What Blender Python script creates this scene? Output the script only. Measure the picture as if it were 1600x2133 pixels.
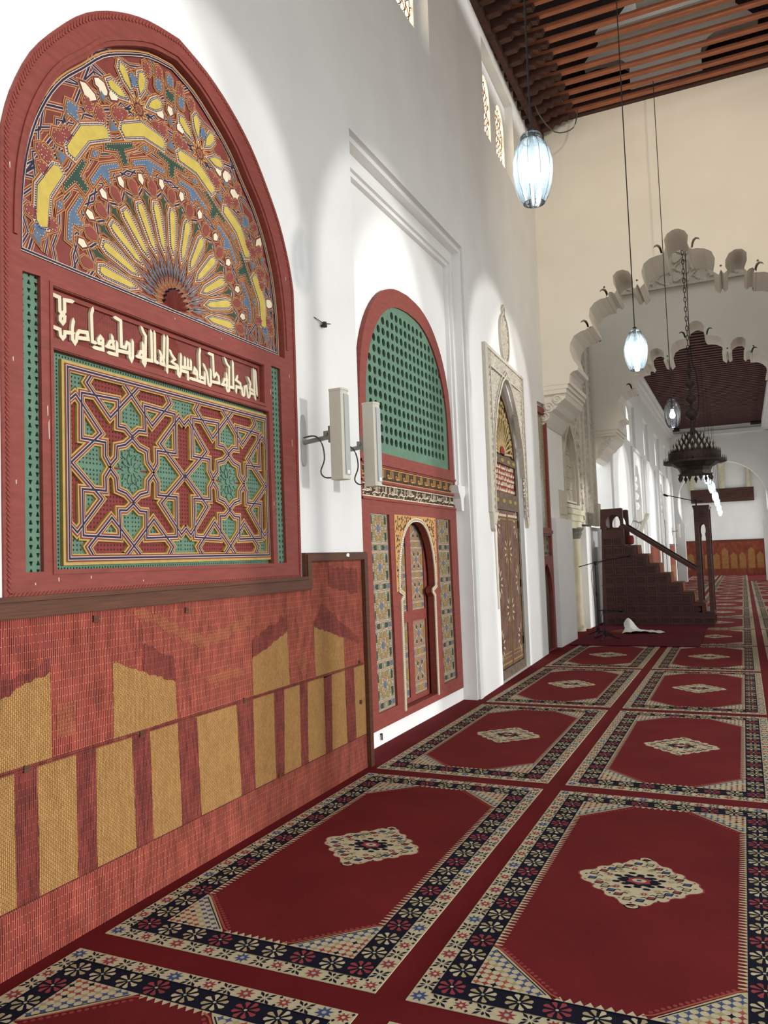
import bpy, math, random
from mathutils import Vector, Matrix
from mathutils.geometry import tessellate_polygon
random.seed(11)
for o in list(bpy.data.objects): bpy.data.objects.remove(o)
SC = bpy.context.scene
COL = SC.collection
PI = math.pi

# ---------------------------------------------------------------- camera
CAM_H = 1.55; FPX = 1619.62; YAW = .4306; PITCH = .0596; ROLL = .0354
fw = Vector((-math.sin(YAW)*math.cos(PITCH), math.cos(YAW)*math.cos(PITCH), math.sin(PITCH)))
rt = Vector((math.cos(YAW), math.sin(YAW), 0)); dn = fw.cross(rt)
r2 = rt*math.cos(ROLL) + dn*math.sin(ROLL); d2 = dn*math.cos(ROLL) - rt*math.sin(ROLL)
cam = bpy.data.cameras.new('camera'); cam_o = bpy.data.objects.new('camera', cam); COL.objects.link(cam_o)
cam.sensor_fit = 'VERTICAL'; cam.sensor_height = 36; cam.lens = FPX/2133*36
cam.clip_start = .05; cam.clip_end = 300
M = Matrix(((r2.x, -d2.x, -fw.x, 0), (r2.y, -d2.y, -fw.y, 0), (r2.z, -d2.z, -fw.z, CAM_H), (0, 0, 0, 1)))
cam_o.matrix_world = M
SC.camera = cam_o

# ---------------------------------------------------------------- world, sun, exposure
SC.view_settings.view_transform = 'Standard'; SC.view_settings.look = 'None'
SC.view_settings.gamma = 1; SC.view_settings.use_curve_mapping = False
SC.view_settings.exposure = 0.72
W = bpy.data.worlds.new('sky'); SC.world = W; W.use_nodes = True
W.node_tree.nodes['Background'].inputs[0].default_value = (.93, .97, 1, 1)
W.node_tree.nodes['Background'].inputs[1].default_value = 1.25
def sun(name, az, el, ang, strength, col):
    l = bpy.data.lights.new(name, 'SUN'); l.energy = strength; l.angle = math.radians(ang); l.color = col
    o = bpy.data.objects.new(name, l); COL.objects.link(o); o['kind'] = 'helper'
    a, e = math.radians(az), math.radians(el)
    d = Vector((-math.cos(e)*math.cos(a), -math.cos(e)*math.sin(a), -math.sin(e)))
    o.rotation_euler = d.to_track_quat('-Z', 'Y').to_euler()
    o.location = (12, 8, 6)
sun('low_sun', 5, 4, 3, .80, (1, 1, .99))
sun('low_sun', -5, 6, 3, .70, (1, 1, .99))
def spot(name, loc, to, power, col, size, r=.25):
    l = bpy.data.lights.new(name, 'SPOT'); l.energy = power; l.color = col; l.spot_size = math.radians(size); l.spot_blend = .8; l.shadow_soft_size = r
    o = bpy.data.objects.new(name, l); COL.objects.link(o); o['kind'] = 'helper'; o.location = loc
    o.rotation_euler = (Vector(to)-Vector(loc)).to_track_quat('-Z', 'Y').to_euler()
spot('cross_wall_fill', (1.3, 6.0, 8.2), (-.9, 12.6, 5.9), 470, (1, .86, .66), 64)  # unseen warm spot added to brighten the cross wall
SC.cycles.use_denoising = True
SC.cycles.max_bounces = 8; SC.cycles.diffuse_bounces = 5; SC.cycles.glossy_bounces = 3
SC.cycles.transparent_max_bounces = 16; SC.cycles.transmission_bounces = 4
SC.cycles.caustics_reflective = False; SC.cycles.caustics_refractive = False
SC.cycles.sample_clamp_indirect = 8

# ---------------------------------------------------------------- materials
def lin(c): return tuple(((v/255)/12.92 if v/255 <= .04045 else ((v/255+.055)/1.055)**2.4) for v in c)
MATS = {}
def mat(name, rgb, rough=.7, metal=0, var=.12, vscale=6, stretch=(1, 1, 1), bump=0, bscale=40, spec=.3, emit=None, es=0):
    m = bpy.data.materials.new(name); m.use_nodes = True; nt = m.node_tree; N = nt.nodes; L = nt.links
    b = N['Principled BSDF']; c = lin(rgb)
    b.inputs['Roughness'].default_value = rough; b.inputs['Metallic'].default_value = metal
    b.inputs['Specular IOR Level'].default_value = spec
    tc = N.new('ShaderNodeTexCoord'); mp = N.new('ShaderNodeMapping'); L.new(tc.outputs['Object'], mp.inputs[0])
    mp.inputs['Scale'].default_value = stretch
    if var > 0:
        nz = N.new('ShaderNodeTexNoise'); nz.inputs['Scale'].default_value = vscale; nz.inputs['Detail'].default_value = 5
        L.new(mp.outputs[0], nz.inputs['Vector'])
        rp = N.new('ShaderNodeValToRGB'); rp.color_ramp.elements[0].position = .3; rp.color_ramp.elements[1].position = .7
        rp.color_ramp.elements[0].color = tuple(v*(1-var) for v in c)+(1,)
        rp.color_ramp.elements[1].color = tuple(min(1, v*(1+var)) for v in c)+(1,)
        L.new(nz.outputs['Fac'], rp.inputs[0]); L.new(rp.outputs[0], b.inputs['Base Color'])
    else:
        b.inputs['Base Color'].default_value = c+(1,)
    if bump:
        n2 = N.new('ShaderNodeTexNoise'); n2.inputs['Scale'].default_value = bscale; n2.inputs['Detail'].default_value = 4
        L.new(mp.outputs[0], n2.inputs['Vector'])
        bp = N.new('ShaderNodeBump'); bp.inputs['Strength'].default_value = bump; bp.inputs['Distance'].default_value = .01
        L.new(n2.outputs['Fac'], bp.inputs['Height']); L.new(bp.outputs[0], b.inputs['Normal'])
    if emit:
        b.inputs['Emission Color'].default_value = lin(emit)+(1,); b.inputs['Emission Strength'].default_value = es
    MATS[name] = m
    return m
PLASTER = mat('white_plaster', (229, 228, 225), .85, var=.04, vscale=1.5, bump=.25, bscale=9)
PLASTER2 = mat('cross_wall_plaster', (226, 220, 208), .85, var=.04, vscale=1.2, bump=.25, bscale=9)
STUCCO = mat('carved_stucco', (196, 188, 173), .85, var=.05, vscale=12)
REDP = mat('red_paint', (126, 60, 51), .55, var=.14, vscale=3, stretch=(3, 3, 14), bump=.12, bscale=30)
ROPE = mat('rope_moulding', (132, 62, 52), .7, var=.2, vscale=120, bump=.5, bscale=120)
GREENP = mat('green_paint', (88, 118, 98), .6, var=.12, vscale=14)
GREEND = mat('hole_shade', (34, 42, 36), .9, var=.1)  # near-black colour stands in for the shade inside pierced holes
REDLAT = mat('red_lattice_paint', (120, 42, 38), .6, var=.18, vscale=60)
MAROON = mat('maroon_paint', (116, 52, 45), .6, var=.12, vscale=10)
ORANGE = mat('ochre_line_paint', (182, 138, 80), .6, var=.06)
NAVYP = mat('navy_line_paint', (36, 32, 54), .6, var=.1)
WHITEP = mat('pale_line_paint', (200, 180, 166), .6, var=.04)
YELLOW = mat('yellow_paint', (186, 162, 76), .55, var=.1, vscale=20)
GOLDP = mat('gold_edge_paint', (170, 144, 78), .55, var=.1, vscale=20)
DGREEN = mat('dark_green_paint', (44, 66, 50), .6, var=.12, vscale=30)
BLUEP = mat('blue_grey_paint', (84, 102, 122), .6, var=.12, vscale=30)
CREAMP = mat('cream_paint', (212, 200, 172), .6, var=.06, vscale=20)
TAN = mat('tan_paint', (140, 108, 84), .65, var=.14, vscale=60)
OLIVE = mat('olive_gold_paint', (138, 118, 58), .6, var=.12, vscale=40)
MINT = mat('mint_paint', (126, 164, 136), .6, var=.12, vscale=40)
BROWNL = mat('brown_line_paint', (64, 46, 36), .7, var=.1)
WOODT = mat('varnished_trim_wood', (86, 52, 35), .45, var=.28, vscale=5, stretch=(6, 1, 30), bump=.15, bscale=20)
MINW = mat('dark_minbar_wood', (72, 42, 37), .45, var=.25, vscale=4, stretch=(1, 1, 6))
MINW2 = mat('minbar_panel_wood', (54, 30, 26), .4, var=.25, vscale=6, stretch=(1, 1, 6))
BEAM = mat('beam_wood', (164, 100, 70), .6, var=.25, vscale=3, stretch=(1, 8, 8))
BEAMD = mat('old_dark_wood', (74, 46, 38), .75, var=.3, vscale=4, stretch=(1, 6, 6))
ROOFW = mat('roof_planks', (40, 30, 30), .85, var=.3, vscale=3, stretch=(8, 1, 1))
FARB = mat('far_batten_wood', (84, 52, 48), .7, var=.2, vscale=3)
GRILLE = mat('window_lattice_gilt', (120, 84, 48), .7, var=.1)
WDOOR = mat('worn_inlay_paint', (178, 164, 136), .6, var=.15, vscale=20)
FANP = mat('aged_gold_fan_paint', (158, 136, 92), .65, var=.15, vscale=20)
CARPET = mat('red_carpet', (98, 24, 27), .95, var=.12, vscale=3, bump=.25, bscale=180, spec=.1)
CFIELD = mat('rug_red_field', (104, 30, 31), .95, var=.14, vscale=2.2, bump=.25, bscale=180, spec=.1)
CCREAM = mat('rug_cream_wool', (186, 174, 142), .95, var=.08, vscale=60, spec=.1)
CNAVY = mat('rug_navy_wool', (22, 22, 36), .95, var=.1, spec=.1)
CRED = mat('rug_rose_wool', (140, 60, 62), .95, var=.1, spec=.1)
CBLUE = mat('rug_blue_wool', (66, 78, 112), .95, var=.1, spec=.1)
CBEIGE = mat('rug_sand_wool', (160, 146, 108), .95, var=.1, spec=.1)
CORANGE = mat('rug_rust_wool', (156, 82, 64), .95, var=.1, spec=.1)
CPALE = mat('rug_pale_green_wool', (154, 162, 148), .95, var=.1, spec=.1)
BURG = mat('burgundy_carpet', (84, 22, 34), .95, var=.12, vscale=6, spec=.1)
STONE = mat('pale_paving', (206, 200, 188), .8, var=.08)
IRON = mat('dark_bronze', (58, 48, 44), .55, metal=.3, var=.25, vscale=30)
BLACK = mat('black_metal', (18, 18, 20), .45, var=.1)
RUBBER = mat('grey_cable', (74, 74, 72), .6, var=.05)
SPKB = mat('cream_enamel', (206, 202, 186), .5, var=.03)
SPKG = mat('grey_speaker_grille', (176, 178, 174), .5, var=.04)
STEEL = mat('grey_metal', (150, 150, 146), .4, metal=.4, var=.05)
LABELW = mat('white_label', (240, 240, 238), .5, var=0)
FLEECE = mat('pale_fleece', (206, 210, 204), .95, var=.06, vscale=30, bump=.5, bscale=60)
HIDE = mat('brown_hide', (110, 66, 44), .9, var=.2, vscale=20)
BINGREEN = mat('green_plastic', (86, 150, 110), .4, var=.05)
CUSHION = mat('red_cushion_cloth', (120, 44, 44), .9, var=.1)
MARBLE = mat('cream_marble', (204, 196, 168), .5, var=.1, vscale=5)
CAPST = mat('grey_capital_stone', (122, 118, 110), .8, var=.15, vscale=20, bump=.4, bscale=30)
FARREED = mat('far_reed_mat', (118, 56, 38), .85, var=.3, vscale=4, stretch=(2, 2, 1))
FARSTRAW = mat('far_straw', (140, 98, 54), .85, var=.15, vscale=8)
PANEG = mat('patterned_glass', (150, 140, 112), .25, var=.35, vscale=30)
DOORW = mat('worn_painted_door', (98, 70, 58), .65, var=.35, vscale=9, stretch=(1, 1, .6))
DOORF = mat('worn_door_frame_paint', (92, 78, 64), .7, var=.4, vscale=14)
BULB = mat('lit_bulb', (255, 255, 255), .5, var=0, emit=(225, 245, 255), es=28)
BULBOFF = mat('dim_bulb', (255, 255, 255), .4, var=0, emit=(235, 245, 255), es=2.2)
CANDLE = mat('frosted_candle_bulb', (176, 176, 174), .35, var=0)
SKYPANE = mat('daylit_coloured_glass', (255, 240, 205), .4, var=.2, vscale=10, emit=(255, 240, 205), es=2.4)
FARPANE = mat('daylit_clear_glass', (255, 255, 246), .4, var=0, emit=(255, 252, 240), es=1.1)
def glass(name, tr, tint):
    m = bpy.data.materials.new(name); m.use_nodes = True; N = m.node_tree.nodes; L = m.node_tree.links
    N.remove(N['Principled BSDF']); out = N['Material Output']
    t = N.new('ShaderNodeBsdfTransparent'); t.inputs[0].default_value = tint
    tl = N.new('ShaderNodeBsdfTranslucent'); tl.inputs[0].default_value = (.9, .97, 1, 1)
    g = N.new('ShaderNodeBsdfGlossy'); g.inputs['Roughness'].default_value = .08
    m1 = N.new('ShaderNodeMixShader'); m1.inputs[0].default_value = tr
    L.new(t.outputs[0], m1.inputs[1]); L.new(tl.outputs[0], m1.inputs[2])
    lw = N.new('ShaderNodeLayerWeight'); lw.inputs[0].default_value = .35
    m2 = N.new('ShaderNodeMixShader'); L.new(lw.outputs['Fresnel'], m2.inputs[0])
    L.new(m1.outputs[0], m2.inputs[1]); L.new(g.outputs[0], m2.inputs[2]); L.new(m2.outputs[0], out.inputs[0])
    return m
GLASS = glass('blown_glass', .17, (.88, .96, 1, 1))
GLASSC = glass('clear_blown_glass', .1, (.95, .97, .98, 1))
def reedmat(name, c1, c2, mortar, bw, rh, ms, nv):
    m = bpy.data.materials.new(name); m.use_nodes = True; N = m.node_tree.nodes; L = m.node_tree.links
    b = N['Principled BSDF']; b.inputs['Roughness'].default_value = .75; b.inputs['Specular IOR Level'].default_value = .2
    tc = N.new('ShaderNodeTexCoord'); sp = N.new('ShaderNodeSeparateXYZ'); cb = N.new('ShaderNodeCombineXYZ')
    L.new(tc.outputs['Object'], sp.inputs[0])
    nz0 = N.new('ShaderNodeTexNoise'); nz0.inputs['Scale'].default_value = 9; L.new(tc.outputs['Object'], nz0.inputs['Vector'])
    wob = N.new('ShaderNodeMath'); wob.operation = 'MULTIPLY_ADD'; wob.inputs[1].default_value = .012
    L.new(nz0.outputs['Fac'], wob.inputs[0]); L.new(sp.outputs['Y'], wob.inputs[2])
    L.new(sp.outputs['Z'], cb.inputs['X']); L.new(wob.outputs[0], cb.inputs['Y'])
    br = N.new('ShaderNodeTexBrick'); br.offset = .5; br.inputs['Scale'].default_value = 1
    br.inputs['Brick Width'].default_value = bw; br.inputs['Row Height'].default_value = rh
    br.inputs['Mortar Size'].default_value = ms; br.inputs['Mortar Smooth'].default_value = .3
    br.inputs['Color1'].default_value = lin(c1)+(1,); br.inputs['Color2'].default_value = lin(c2)+(1,)
    br.inputs['Mortar'].default_value = lin(mortar)+(1,); L.new(cb.outputs[0], br.inputs['Vector'])
    mp = N.new('ShaderNodeMapping'); mp.inputs['Scale'].default_value = (1, 5, 2.2); L.new(tc.outputs['Object'], mp.inputs[0])
    nz = N.new('ShaderNodeTexNoise'); nz.inputs['Scale'].default_value = 3.5; nz.inputs['Detail'].default_value = 6
    L.new(mp.outputs[0], nz.inputs['Vector'])
    rp = N.new('ShaderNodeValToRGB'); rp.color_ramp.elements[0].position = .25; rp.color_ramp.elements[1].position = .75
    rp.color_ramp.elements[0].color = (1-nv,)*3+(1,); rp.color_ramp.elements[1].color = (1+nv*.6,)*3+(1,)
    L.new(nz.outputs['Fac'], rp.inputs[0])
    mx = N.new('ShaderNodeMix'); mx.data_type = 'RGBA'; mx.blend_type = 'MULTIPLY'; mx.inputs[0].default_value = 1
    L.new(br.outputs['Color'], mx.inputs[6]); L.new(rp.outputs[0], mx.inputs[7]); L.new(mx.outputs[2], b.inputs['Base Color'])
    bp = N.new('ShaderNodeBump'); bp.inputs['Strength'].default_value = .6; bp.inputs['Distance'].default_value = .003
    L.new(br.outputs['Fac'], bp.inputs['Height']); bp.invert = True; L.new(bp.outputs[0], b.inputs['Normal'])
    return m
REEDR = reedmat('red_reed', (106, 26, 36), (136, 43, 47), (180, 126, 84), .068, .0098, .0013, .38)
REEDG = reedmat('gilded_red_reed', (112, 34, 36), (138, 56, 48), (168, 118, 76), .034, .0082, .0015, .34)
REEDD = reedmat('wine_reed', (88, 26, 34), (122, 42, 44), (146, 102, 68), .060, .0098, .0010, .38)
REEDS = reedmat('straw_reed', (180, 136, 82), (162, 120, 70), (98, 70, 36), .017, .0088, .0012, .12)

# ---------------------------------------------------------------- mesh tools
def TL(X0): return lambda u, v, w: (X0+w, u, v)          # left wall: u = depth, v = height, w = out of the wall
def TC(Y0): return lambda u, v, w: (u, Y0-w, v)          # cross wall facing the camera
def TF(z0=0): return lambda u, v, w: (u, v, z0+w)        # floor
ID = TF(0)
def area(p): return .5*sum(p[i-1][0]*p[i][1]-p[i][0]*p[i-1][1] for i in range(len(p)))
def ccw(p):
    q = [p[0]]
    for a in p[1:]:
        if abs(a[0]-q[-1][0])+abs(a[1]-q[-1][1]) > 1e-6: q.append(a)
    if len(q) > 1 and abs(q[0][0]-q[-1][0])+abs(q[0][1]-q[-1][1]) < 1e-6: q.pop()
    return q if area(q) > 0 else q[::-1]
def off(p, d):                                            # outset a polygon by d
    p = ccw(p); n = len(p); out = []
    for i in range(n):
        a, b, c = p[i-1], p[i], p[(i+1) % n]
        e1 = (b[0]-a[0], b[1]-a[1]); e2 = (c[0]-b[0], c[1]-b[1])
        l1 = math.hypot(*e1) or 1e-9; l2 = math.hypot(*e2) or 1e-9
        n1 = (e1[1]/l1, -e1[0]/l1); n2 = (e2[1]/l2, -e2[0]/l2)
        m = (n1[0]+n2[0], n1[1]+n2[1]); q = (m[0]**2+m[1]**2)/2
        k = d/max(q, .35)
        out.append((b[0]+m[0]*k, b[1]+m[1]*k))
    return out
class MB:
    def __init__(s, T=ID): s.v = []; s.f = []; s.m = []; s.T = T
    def add(s, pts, faces, m=0):
        b = len(s.v); s.v += [s.T(*p) for p in pts]
        for f in faces: s.f.append([b+i for i in f]); s.m.append(m)
    def poly(s, p, w, m=0):
        p = ccw(p); s.add([(a[0], a[1], w) for a in p], [list(range(len(p)))], m)
    def prism(s, p, w0, w1, m=0, back=False, sm=None):
        p = ccw(p); n = len(p); sm = m if sm is None else sm
        s.add([(a[0], a[1], w1) for a in p], [list(range(n))], m)
        s.add([(a[0], a[1], w0) for a in p]+[(a[0], a[1], w1) for a in p], [[i, (i+1) % n, n+(i+1) % n, n+i] for i in range(n)], sm)
        if back: s.add([(a[0], a[1], w0) for a in p], [list(range(n))[::-1]], m)
    def plate(s, outer, holes, w0, w1, m=0, back=True, sm=None):
        sm = m if sm is None else sm
        loops = [ccw(outer)]+[ccw(h)[::-1] for h in holes]
        tri = tessellate_polygon([[Vector((a[0], a[1], 0)) for a in l] for l in loops])
        flat = [a for l in loops for a in l]
        def up(t):
            a, b, c = (flat[i] for i in t)
            return list(t) if (b[0]-a[0])*(c[1]-a[1])-(b[1]-a[1])*(c[0]-a[0]) > 0 else list(t)[::-1]
        tri = [up(t) for t in tri]
        s.add([(a[0], a[1], w1) for a in flat], tri, m)
        if back: s.add([(a[0], a[1], w0) for a in flat], [t[::-1] for t in tri], m)
        for l in loops:
            n = len(l)
            s.add([(a[0], a[1], w0) for a in l]+[(a[0], a[1], w1) for a in l], [[i, (i+1) % n, n+(i+1) % n, n+i] for i in range(n)], sm)
    def box(s, u0, u1, v0, v1, w0, w1, m=0):
        s.prism([(u0, v0), (u1, v0), (u1, v1), (u0, v1)], w0, w1, m, back=True)
    def ribbon(s, pts, wd, w0, w1, m=0, closed=False, flat=False):
        n = len(pts); L = []; R = []
        for i in range(n):
            b = pts[i]
            a = pts[i-1] if (i or closed) else None; c = pts[(i+1) % n] if (i < n-1 or closed) else None
            ns = []
            for p, q in ((a, b), (b, c)):
                if p is None or q is None: continue
                e = (q[0]-p[0], q[1]-p[1]); l = math.hypot(*e)
                if l > 1e-7: ns.append((-e[1]/l, e[0]/l))
            if not ns: continue
            mx = sum(k[0] for k in ns)/len(ns); my = sum(k[1] for k in ns)/len(ns); q = max(mx*mx+my*my, .3); h = wd/2/q
            L.append((b[0]+mx*h, b[1]+my*h)); R.append((b[0]-mx*h, b[1]-my*h))
        n = len(L)
        for i in range(n if closed else n-1):
            j = (i+1) % n
            qd = [R[i], R[j], L[j], L[i]]
            s.add([(a[0], a[1], w1+i*2e-5) for a in qd], [[0, 1, 2, 3]], m)
            if not flat:
                s.add([(R[i][0], R[i][1], w0), (R[j][0], R[j][1], w0), (R[j][0], R[j][1], w1), (R[i][0], R[i][1], w1)], [[0, 1, 2, 3]], m)
                s.add([(L[j][0], L[j][1], w0), (L[i][0], L[i][1], w0), (L[i][0], L[i][1], w1), (L[j][0], L[j][1], w1)], [[0, 1, 2, 3]], m)
    def lay(s, p, w, layers, dw=.0006):                   # nested outlines, biggest first
        for d, m in layers:
            s.poly(off(p, d) if d else p, w, m); w += dw
        return w
    def tube(s, pts, r, n=8, m=0, cap=True):
        P = [Vector(p) for p in pts]; rings = []
        up = Vector((0, 0, 1))
        for i, p in enumerate(P):
            t = (P[min(i+1, len(P)-1)]-P[max(i-1, 0)])
            t = t.normalized() if t.length else Vector((0, 0, 1))
            a = t.cross(up if abs(t.z) < .9 else Vector((0, 1, 0))).normalized(); b = t.cross(a)
            rr = r[i] if isinstance(r, (list, tuple)) else r
            rings.append([p+a*(rr*math.cos(2*PI*k/n))+b*(rr*math.sin(2*PI*k/n)) for k in range(n)])
        v = [tuple(q) for g in rings for q in g]; f = []
        for i in range(len(P)-1):
            for k in range(n): f.append([i*n+k, i*n+(k+1) % n, (i+1)*n+(k+1) % n, (i+1)*n+k])
        if cap: f.append(list(range(n))[::-1]); f.append([(len(P)-1)*n+k for k in range(n)])
        b0 = len(s.v); s.v += v; s.f += [[b0+i for i in q] for q in f]; s.m += [m]*len(f)
    def lathe(s, prof, cx=0, cy=0, n=24, m=0, lobes=0, ld=0):
        v = []; f = []
        for r, z in prof:
            for k in range(n):
                a = 2*PI*k/n; rr = r*(1-ld+ld*abs(math.cos(lobes*a/2))) if lobes else r
                v.append((cx+rr*math.cos(a), cy+rr*math.sin(a), z))
        for i in range(len(prof)-1):
            for k in range(n): f.append([i*n+k, i*n+(k+1) % n, (i+1)*n+(k+1) % n, (i+1)*n+k])
        b0 = len(s.v); s.v += v; s.f += [[b0+i for i in q] for q in f]; s.m += [m]*len(f)
    def b3(s, x0, x1, y0, y1, z0, z1, m=0):               # world-axis box whatever T is
        T = s.T; s.T = ID; s.box(x0, x1, y0, y1, z0, z1, m); s.T = T
    def carve(s, u0, u1, v0, v1, st, fn, m=0, inside=None):   # relief grid
        nu = max(1, round((u1-u0)/st)); nv = max(1, round((v1-v0)/st)); idx = {}
        b = len(s.v)
        for j in range(nv+1):
            for i in range(nu+1):
                u = u0+(u1-u0)*i/nu; v = v0+(v1-v0)*j/nv
                idx[i, j] = len(s.v); s.v.append(s.T(u, v, fn(u, v)))
        for j in range(nv):
            for i in range(nu):
                if inside and not inside(u0+(u1-u0)*(i+.5)/nu, v0+(v1-v0)*(j+.5)/nv): continue
                s.f.append([idx[i, j], idx[i+1, j], idx[i+1, j+1], idx[i, j+1]]); s.m.append(m)
    def build(s, name, mats, parent=None, smooth=False, loc=None, kind=None):
        me = bpy.data.meshes.new(name); me.from_pydata(s.v, [], s.f)
        if not isinstance(mats, (list, tuple)): mats = [mats]
        for m in mats: me.materials.append(m)
        me.polygons.foreach_set('material_index', s.m)
        if smooth: me.polygons.foreach_set('use_smooth', [True]*len(me.polygons))
        me.update()
        o = bpy.data.objects.new(name, me); COL.objects.link(o)
        if parent:
            o.parent = parent
            if not smooth_local.get(parent.name) and not parent.parent: o.location = -Vector(parent.location)
        if loc: o.location = loc
        if kind: o['kind'] = kind
        return o
smooth_local = {}                                          # things built in their own coordinates
def tag(o, label, cat, group=None, kind=None):
    o['label'] = label; o['category'] = cat
    if group: o['group'] = group
    if kind: o['kind'] = kind
    return o
def thing(name, label, cat, loc=(0, 0, 0), group=None, local=False, kind=None):
    o = bpy.data.objects.new(name, None); COL.objects.link(o); o.location = loc; o.empty_display_size = .2
    if local: smooth_local[o.name] = True
    return tag(o, label, cat, group, kind)
def dup(root, loc, label=None, rz=0):
    r = root.copy(); COL.objects.link(r); r.location = loc; r.rotation_euler = (0, 0, rz)
    if label: r['label'] = label
    for ch in list(root.children):
        c = ch.copy(); COL.objects.link(c); c.parent = r
        for g in list(ch.children):
            d = g.copy(); COL.objects.link(d); d.parent = c
    return r
def arc(cx, cy, r, a0, a1, n=24): return [(cx+r*math.cos(math.radians(a0+(a1-a0)*i/n)), cy+r*math.sin(math.radians(a0+(a1-a0)*i/n))) for i in range(n+1)]
def smoothline(p, k=4):                                    # Catmull-Rom through the points
    out = []
    for i in range(len(p)-1):
        a = p[max(i-1, 0)]; b = p[i]; c = p[i+1]; d = p[min(i+2, len(p)-1)]
        for j in range(k):
            t = j/k
            out.append(tuple(.5*((2*b[q])+(-a[q]+c[q])*t+(2*a[q]-5*b[q]+4*c[q]-d[q])*t*t+(-a[q]+3*b[q]-3*c[q]+d[q])*t**3) for q in (0, 1)))
    return out+[p[-1]]
def inpoly(p, x, y):
    r = False
    for i in range(len(p)):
        a, b = p[i-1], p[i]
        if (a[1] > y) != (b[1] > y) and x < (b[0]-a[0])*(y-a[1])/(b[1]-a[1])+a[0]: r = not r
    return r

# ================================================================ the setting
WX, WX2, WX3 = -2.65, -2.70, -2.77          # the left wall steps back a little as it runs on
NI = -2.83                                   # back of the door niche
def TS(w0=0): return lambda u, v, w: (-2.66-(u-8.2)*.0386+w0+w, u, v)
DY = lambda u: 8.8+(u-8.9)*1.135
def TD(w0=0): return lambda u, v, w: (-2.66-(DY(u)-8.2)*.0386+w0+w, DY(u), v)
# floor: one red fitted carpet, and the paving of the court beyond the arcade
b = MB(TF()); b.box(-3.4, 1.75, -3, 46, -.1, 0); b.build('floor', CARPET, kind='structure')
b = MB(TF()); b.box(1.75, 14, -6, 46, -.12, -.02); b.build('floor_court', STONE, kind='structure')

# --- left wall, near part, with the opening of the painted screen and the door niche
half = [(1.12, 1.44), (1.125, 2.4), (1.125, 3.0), (1.12, 3.36), (1.075, 3.53), (.97, 3.76), (.82, 3.96), (.66, 4.13), (.46, 4.265), (.24, 4.36), (0, 4.41)]
CYS = 3.285
scr_out = [(CYS-a, c) for a, c in half[:3]]+[(CYS-a, c) for a, c in smoothline(half[3:], 3)]
scr_out += [(2*CYS-a, c) for a, c in scr_out[::-1][1:]]
SCR_BOT = 1.44
notch = [(8.2, 0), (8.10, 0), (8.10, 4.97), (5.36, 4.97), (5.36, 0)]
b = MB(TL(WX))
b.plate([(-3, 0), (-3, 8.45), (8.2, 8.45)]+notch, [scr_out, [(5.75, 6.70), (7.30, 6.70), (7.30, 7.95), (5.75, 7.95)]], -.5, 0)
# stepped mouldings of the niche
T0 = b.T
def frame_step(y0, y1, z1, wd0, wd1):
    b.ribbon([(y1, 2.22), (y1, z1), (y0, z1)], wd0, wd1, wd1)
b.box(5.2, 8.2, 0, 5.1, -.6, NI-WX-.2)
b.plate([(8.2, 0), (8.2, 4.97), (5.36, 4.97), (5.36, 4.93), (8.07, 4.93), (8.07, 0)], [], -.3, -.05)
b.plate([(8.07, 0), (8.07, 4.93), (5.36, 4.93), (5.36, 4.89), (8.03, 4.89), (8.03, 2.22), (8.05, 2.1), (8.05, 0)], [], -.3, -.02)
b.plate([(8.03, 2.3), (8.03, 4.89), (5.36, 4.89), (5.36, 4.77), (7.97, 4.77), (7.97, 2.3)], [], -.3, -.105)
b.plate([(7.97, 2.3), (7.97, 4.77), (5.36, 4.77), (5.36, 4.73), (7.94, 4.73), (7.94, 2.3)], [], -.3, -.135)
# corbel under the niche pilaster
b.prism([(7.80, 2.3), (8.07, 2.3), (8.04, 2.22), (7.98, 2.16), (7.97, 2.03), (7.90, 2.03), (7.88, 2.16), (7.83, 2.22)], -.3, -.06)
# niche back with the opening of the door
b.plate([(5.2, 0), (8.06, 0), (8.06, 4.9), (5.2, 4.9)], [[(6.05, .2), (7.55, .2), (7.55, 1.98), (6.05, 1.98)]], -.4, NI-WX)
# second stretch of wall
b.T = TS()
b.plate([(8.2, 0), (8.2, 8.5), (12.9, 8.7), (12.9, 4.0), (12.0, 3.93), (12.0, 0)], [[(9.40, 6.98), (11.15, 6.98), (11.15, 8.26), (9.40, 8.26)], [(9.12, 0.0001), (10.66, 0.0001), (10.66, 2.9), (10.45, 3.35), (9.86, 3.84), (9.32, 3.3), (9.12, 2.9)]], -.5, 0)
b.b3(WX2-.55, -2.895, 11.6, 13.2, 0, 4.2)
# pier and the wall of the mihrab bay
b.b3(-3.5, WX3, 12.8, 14.12, 0, 2.12); b.b3(-3.5, -2.88, 12.8, 14.12, 2.12, 10)
b.b3(-3.5, -2.86, 15.95, 18.0, 0, 2.05); b.b3(-3.8, -3.3, 14.1, 16, 0, 2.3); b.b3(-3.5, -3.1, 14.1, 18, 2.0, 10)
b.build('wall_left', PLASTER, kind='structure')
# wooden fascia under the roof
b = MB(); b.b3(WX-.05, WX+.03, -3, 12.6, 8.40, 8.52); b.b3(-2.8, 1.6, 12.52, 12.62, 8.62, 8.80); b.build('trim_1', BEAMD, kind='structure')

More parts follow.
